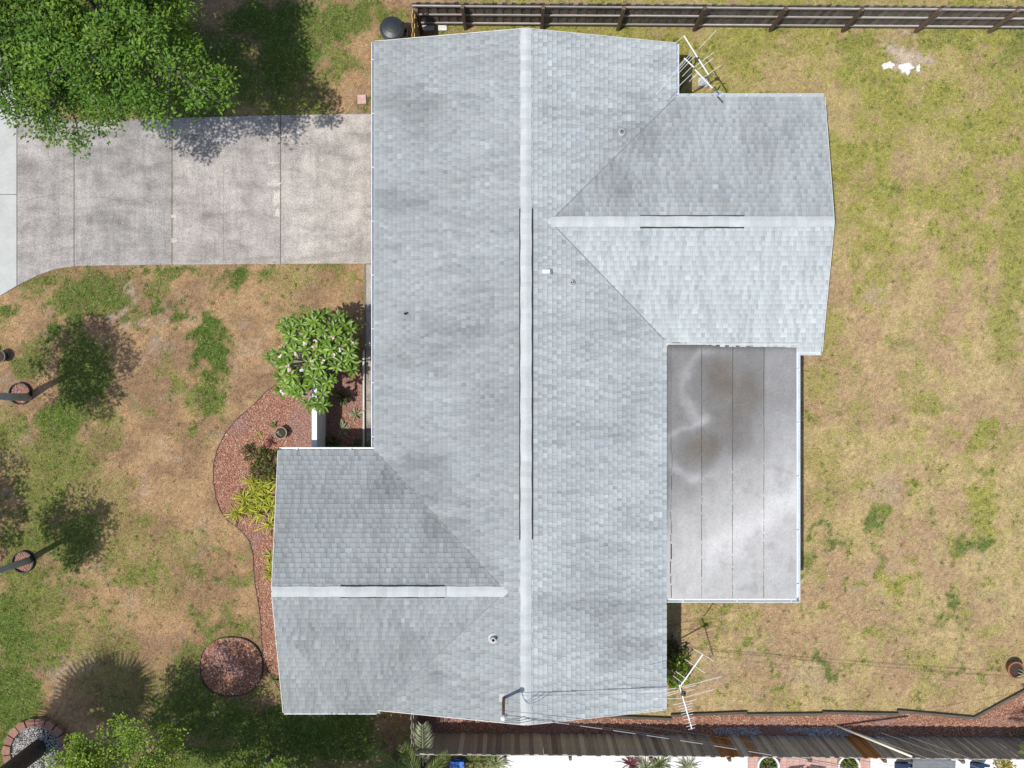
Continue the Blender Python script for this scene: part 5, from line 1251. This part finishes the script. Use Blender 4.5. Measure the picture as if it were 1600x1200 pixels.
# block ring and pebbles
br = thing('block_ring', 'round planter ring of reddish retaining wall blocks around the palm trunk', 'planter ring', (PALM_RING.x, PALM_RING.y, 0))
for i in range(19):
    a = 2 * math.pi * i / 19 + 0.1; a0 = a - math.pi / 19 + 0.02; a1 = a + math.pi / 19 - 0.02; R0, R1 = 0.80, 1.02; dz = 0.012 * math.sin(i * 2.3)
    poly = [(R0 * math.cos(a0), R0 * math.sin(a0)), (R1 * math.cos(a0), R1 * math.sin(a0)), (R1 * 1.03 * math.cos(a), R1 * 1.03 * math.sin(a)), (R1 * math.cos(a1), R1 * math.sin(a1)), (R0 * math.cos(a1), R0 * math.sin(a1))]
    link('block', MB().prism(poly, -0.03, 0.20 + dz).mesh('block', M['brick']), br)
link('fill', MB().lathe([(0.82, 0.08), (0.001, 0.14)], (0, 0, 0), 24).mesh('fill', M['soil']), br)
n = 2600; aa = rng.uniform(0, 2 * np.pi, n); rr = 0.8 * np.sqrt(rng.random(n))
c0 = np.stack([rr * np.cos(aa), rr * np.sin(aa), 0.15 - 0.06 * rr], 1); sz = rng.uniform(0.010, 0.030, n)
oc = np.array([(1,0,0),(0,1,0),(-1,0,0),(0,-1,0),(0,0,0.8)]) ; rot = rng.uniform(0, 6.28, n)
rx_ = np.stack([np.cos(rot), np.sin(rot)], 1)
Vp = c0[:, None, :] + np.stack([oc[None, :, 0] * rx_[:, None, 0] - oc[None, :, 1] * rx_[:, None, 1], oc[None, :, 0] * rx_[:, None, 1] + oc[None, :, 1] * rx_[:, None, 0], np.broadcast_to(oc[None, :, 2], (n, 5))], -1) * sz[:, None, None]
Fp = (np.arange(n)[:, None, None] * 5 + np.array([(0,1,4),(1,2,4),(2,3,4),(3,0,4)])[None]).reshape(-1, 3)
gcol = np.repeat(rng.uniform(0.08, 0.5, (n, 1)) * np.array([1, 0.98, 0.95]), 5, 0)
o = link('pebble_fill', np_mesh('pebble_fill', Vp.reshape(-1, 3), Fp, M['pebble'], gcol), br); o['kind'] = 'stuff'
# feather palm near the lower roof edge
ff = [feather_frond(r_, 1.9, 0.9), feather_frond(r_, 1.6, 1.1), feather_frond(r_, 1.3, 0.8)]
palm('feather_palm', 'pale green feather palm reaching up past the lower roof edge', (-2.75, -11.75, 0), (-2.75, -11.75, 1.6), 0.08, ff, 'leaf_palm', 17, n=11, pitch=(-0.2, 1.0))
bf = feather_frond(r_, 1.75, 0.55, 44, 0.5).mesh('frond', M['leaf_silver'])
fp = bpy.data.objects['feather_palm']
link('frond', bf, fp, M=leafM(Vector((0.05, 0.2, 1.0)), math.radians(84), 0.75, 0.2, 1.0))
palm('spiky_palm', 'green spiky palm at the right edge above the bottom fence', (16.1, -10.75, 0), (16.25, -10.85, 2.2), 0.10, [feather_frond(r_, 1.35, 0.9, 30, 0.4), feather_frond(r_, 1.15, 1.1, 30, 0.35)], 'leaf_palm', 19, n=24, pitch=(-0.7, 1.1))
# terracotta pot on the right lawn
tp = pot(1588.5, 1047.5, 0.26, 0.36, M['terracotta'], 'round terracotta pot with a sparse plant at the right edge of the lawn')
strap_plant(1592, 1050, 14, 0.28, 0.035, 'leaf_silver', 'sparse yellowish plant growing in the terracotta pot', name='potted_plant', seed=201, z=0.3, group='potted plants')
strap_plant(437, 675.5, 7, 0.20, 0.03, 'leaf_silver', 'wilted plant growing in the round brown pot', name='potted_plant', seed=203, z=0.27, group='potted plants')
pot(-2, 557, 0.20, 0.35, M['black'], 'dark round pot at the left edge of the front lawn')

# ------------------------------------------------------------------ neighbour's patio strip along the bottom
npat = structure('patio', MB().prism(gp([(780, 1158), (1168, 1158), (1168, 1500), (780, 1500)]), -0.05, 0.01).mesh('patio', M['patio_white']))
structure('patio', MB().prism(gp([(1360, 1160), (1760, 1160), (1760, 1500), (1360, 1500)]), -0.05, 0.01).mesh('patio', M['patio_white']))
pp = structure('paver_patio', MB().prism(gp([(1168.5, 1158), (1359.5, 1158), (1359.5, 1300), (1168.5, 1300)]), -0.05, 0.004).mesh('paver_patio', M['joint']))
pm = MB().box((-0.098, -0.098, -0.02), (0.098, 0.098, 0.022)).mesh('paver', M['pink_paver'])
for i in range(19):
    for j in range(9):
        c = G(1168.5, 1160); link('paver', pm, pp, (c.x + 0.1 + i * 0.2005, c.y - 0.1 - j * 0.2005, 0.0))
def planter(px, label):
    c = G(px, 1200 - 2, 0.5); t = thing('planter', label, 'planter', (c.x, c.y, 0), 'white rimmed planters by the fence')
    part('bowl', MB().lathe([(0.001, 0), (0.22, 0), (0.30, 0.3), (0.335, 0.44), (0.345, 0.5), (0.29, 0.5), (0.27, 0.4)], (c.x, c.y, 0), 24), M['white_stone'], t)
    part('soil', MB().lathe([(0.28, 0.42), (0.001, 0.43)], (c.x, c.y, 0), 20), M['soil'], t)
    leafy_mound('planter_shrub', label.replace('white rimmed planter', 'leafy green plant in the white planter'), 'plant', (c.x, c.y, 0.42), (0.2, 0.2, 0.22), 130, 0.12, 0.05, [(0.09, 0.16, 0.03), (0.2, 0.24, 0.04)], int(px), 'plants in the planters', 5)
planter(1201, 'white rimmed planter below the bottom fence, left one')
planter(1327, 'white rimmed planter below the bottom fence, right one')
def chair(px, label, rz):
    c = G(px, 1215); t = thing('patio_chair', label, 'chair', (c.x, c.y, 0.01), 'white patio chairs'); Rz = Matrix.Rotation(rz, 4, 'Z')
    def bb(name, lo, hi): link(name, MB().box(lo, hi).mesh(name, M['white']), t, M=Rz)
    bb('seat', (-.23, -.22, .40), (.23, .22, .44)); 
    for sx in (-1, 1):
        for sy in (-1, 1): bb('leg', (sx * .2 - .02, sy * .19 - .02, 0), (sx * .2 + .02, sy * .19 + .02, .40))
        bb('armrest', (sx * .245 - .025, -.22, .62), (sx * .245 + .025, .22, .65))
    for k in range(5): bb('back_slat', (-.2 + k * .09, .20, .45), (-.15 + k * .09, .225, .85))
    bb('back_rail', (-.24, .195, .85), (.24, .23, .90))
chair(1232, 'white patio chair on pink pavers, left of the pair', 0.1); chair(1262, 'white patio chair on pink pavers, right of the pair', -0.15)
# brown grassy clumps
for i, (px, m, lab) in enumerate([(985,'leaf_red','brown spiky clump below the bottom fence, left of a pair'),(1008,'leaf_silver','grey brown spiky clump below the bottom fence, between two others'),(1030,'leaf_dark','grey spiky clump below the bottom fence left of the dark one'),(1072,'leaf_silver','pale grey spiky clump below the bottom fence, right of the others')]):
    strap_plant(px, 1193 + (i % 2) * 4, 60, 0.55, 0.03, m, lab, name='spiky_clump', seed=220 + i, group='spiky clumps below the fence')
for i, (px, py, m, lab) in enumerate([(740,1188,'leaf_dark','dark spiky plant right of the blue box'),(775,1190,'leaf_silver','pale spiky plant on the neighbour patio corner'),(765,1184,'leaf_palm','green spiky plant right of the blue box, beside the pale one'),(690,1190,'leaf_palm','green grassy plant left of the blue box'),(620,1192,'leaf_dark','dark grassy clump left of the short tan fence at the bottom'),(640,1196,'leaf_palm','green grassy clump at the foot of the feather palm')]):
    strap_plant(px, py, 46, 0.6, 0.03, m, lab, name='spiky_clump', seed=240 + i, group='spiky clumps below the fence')
c = G(714, 1192, 0.4)
bbx = thing('storage_box', 'bright blue plastic storage box below the bottom fence', 'box', (c.x, c.y - 0.15, 0))
part('body', MB().box((c.x - 0.2, c.y - 0.45, 0), (c.x + 0.2, c.y + 0.02, 0.38)), M['blue'], bbx)
part('lid', MB().box((c.x - 0.215, c.y - 0.46, 0.382), (c.x + 0.215, c.y + 0.035, 0.42)), M['blue'], bbx)
part('handle', MB().tube([(c.x - 0.08, c.y + 0.035, 0.3), (c.x - 0.06, c.y + 0.07, 0.3), (c.x + 0.06, c.y + 0.07, 0.3), (c.x + 0.08, c.y + 0.035, 0.3)], 0.012, 6), M['blue'], bbx)
# small corrugated lean-to
a = G(1425, 1187, 1.2); b = G(1492, 1187, 1.2)
lt = thing('lean_to', 'grey corrugated lean to roof below the bottom fence near the cream guy guard', 'shed roof', (a.x, a.y, 0))
nr = 11; mb = MB(); w = (b.x - a.x)
v = []; 
ny_ = 25
for i in range(2):
    for j in range(ny_):
        v.append((a.x if i == 0 else b.x, a.y - j * 0.05, 1.25 - 0.004 * j + 0.02 * (j % 2)))
mb.add(v, [(j, j + 1, ny_ + j + 1, ny_ + j) for j in range(ny_ - 1)]); part('sheet', mb, M['sheet_grey'], lt)
for sx in (a.x + 0.06, b.x - 0.06):
    for sy in (a.y - 0.1, a.y - 1.1): part('post', MB().box((sx - .03, sy - .03, 0), (sx + .03, sy + .03, 1.16)), M['timber'], lt)
for px, lab in ((1413, 'navy folding cushion left of the grey lean to'), (1532, 'navy folding cushion right of the grey lean to')):
    c = G(px, 1196, 0.3); t = thing('cushion', lab, 'cushion', (c.x, c.y - 0.15, 0), 'navy cushions')
    part('seat_pad', MB().box((c.x - 0.2, c.y - 0.4, 0.02), (c.x + 0.2, c.y, 0.14)), M['navy'], t)
    part('back_pad', MB().bar((c.x, c.y - 0.03, 0.15), (c.x, c.y + 0.06, 0.5), 0.4, 0.08), M['navy'], t)
leafy_mound('flower_clump', 'yellow flowered clump below the bottom fence at the right', 'plant', (G(1566, 1195).x, G(1566, 1195).y, 0), (0.28, 0.22, 0.35), 180, 0.10, 0.06, [(0.55, 0.42, 0.03), (0.16, 0.2, 0.04), (0.6, 0.5, 0.08)], 77)
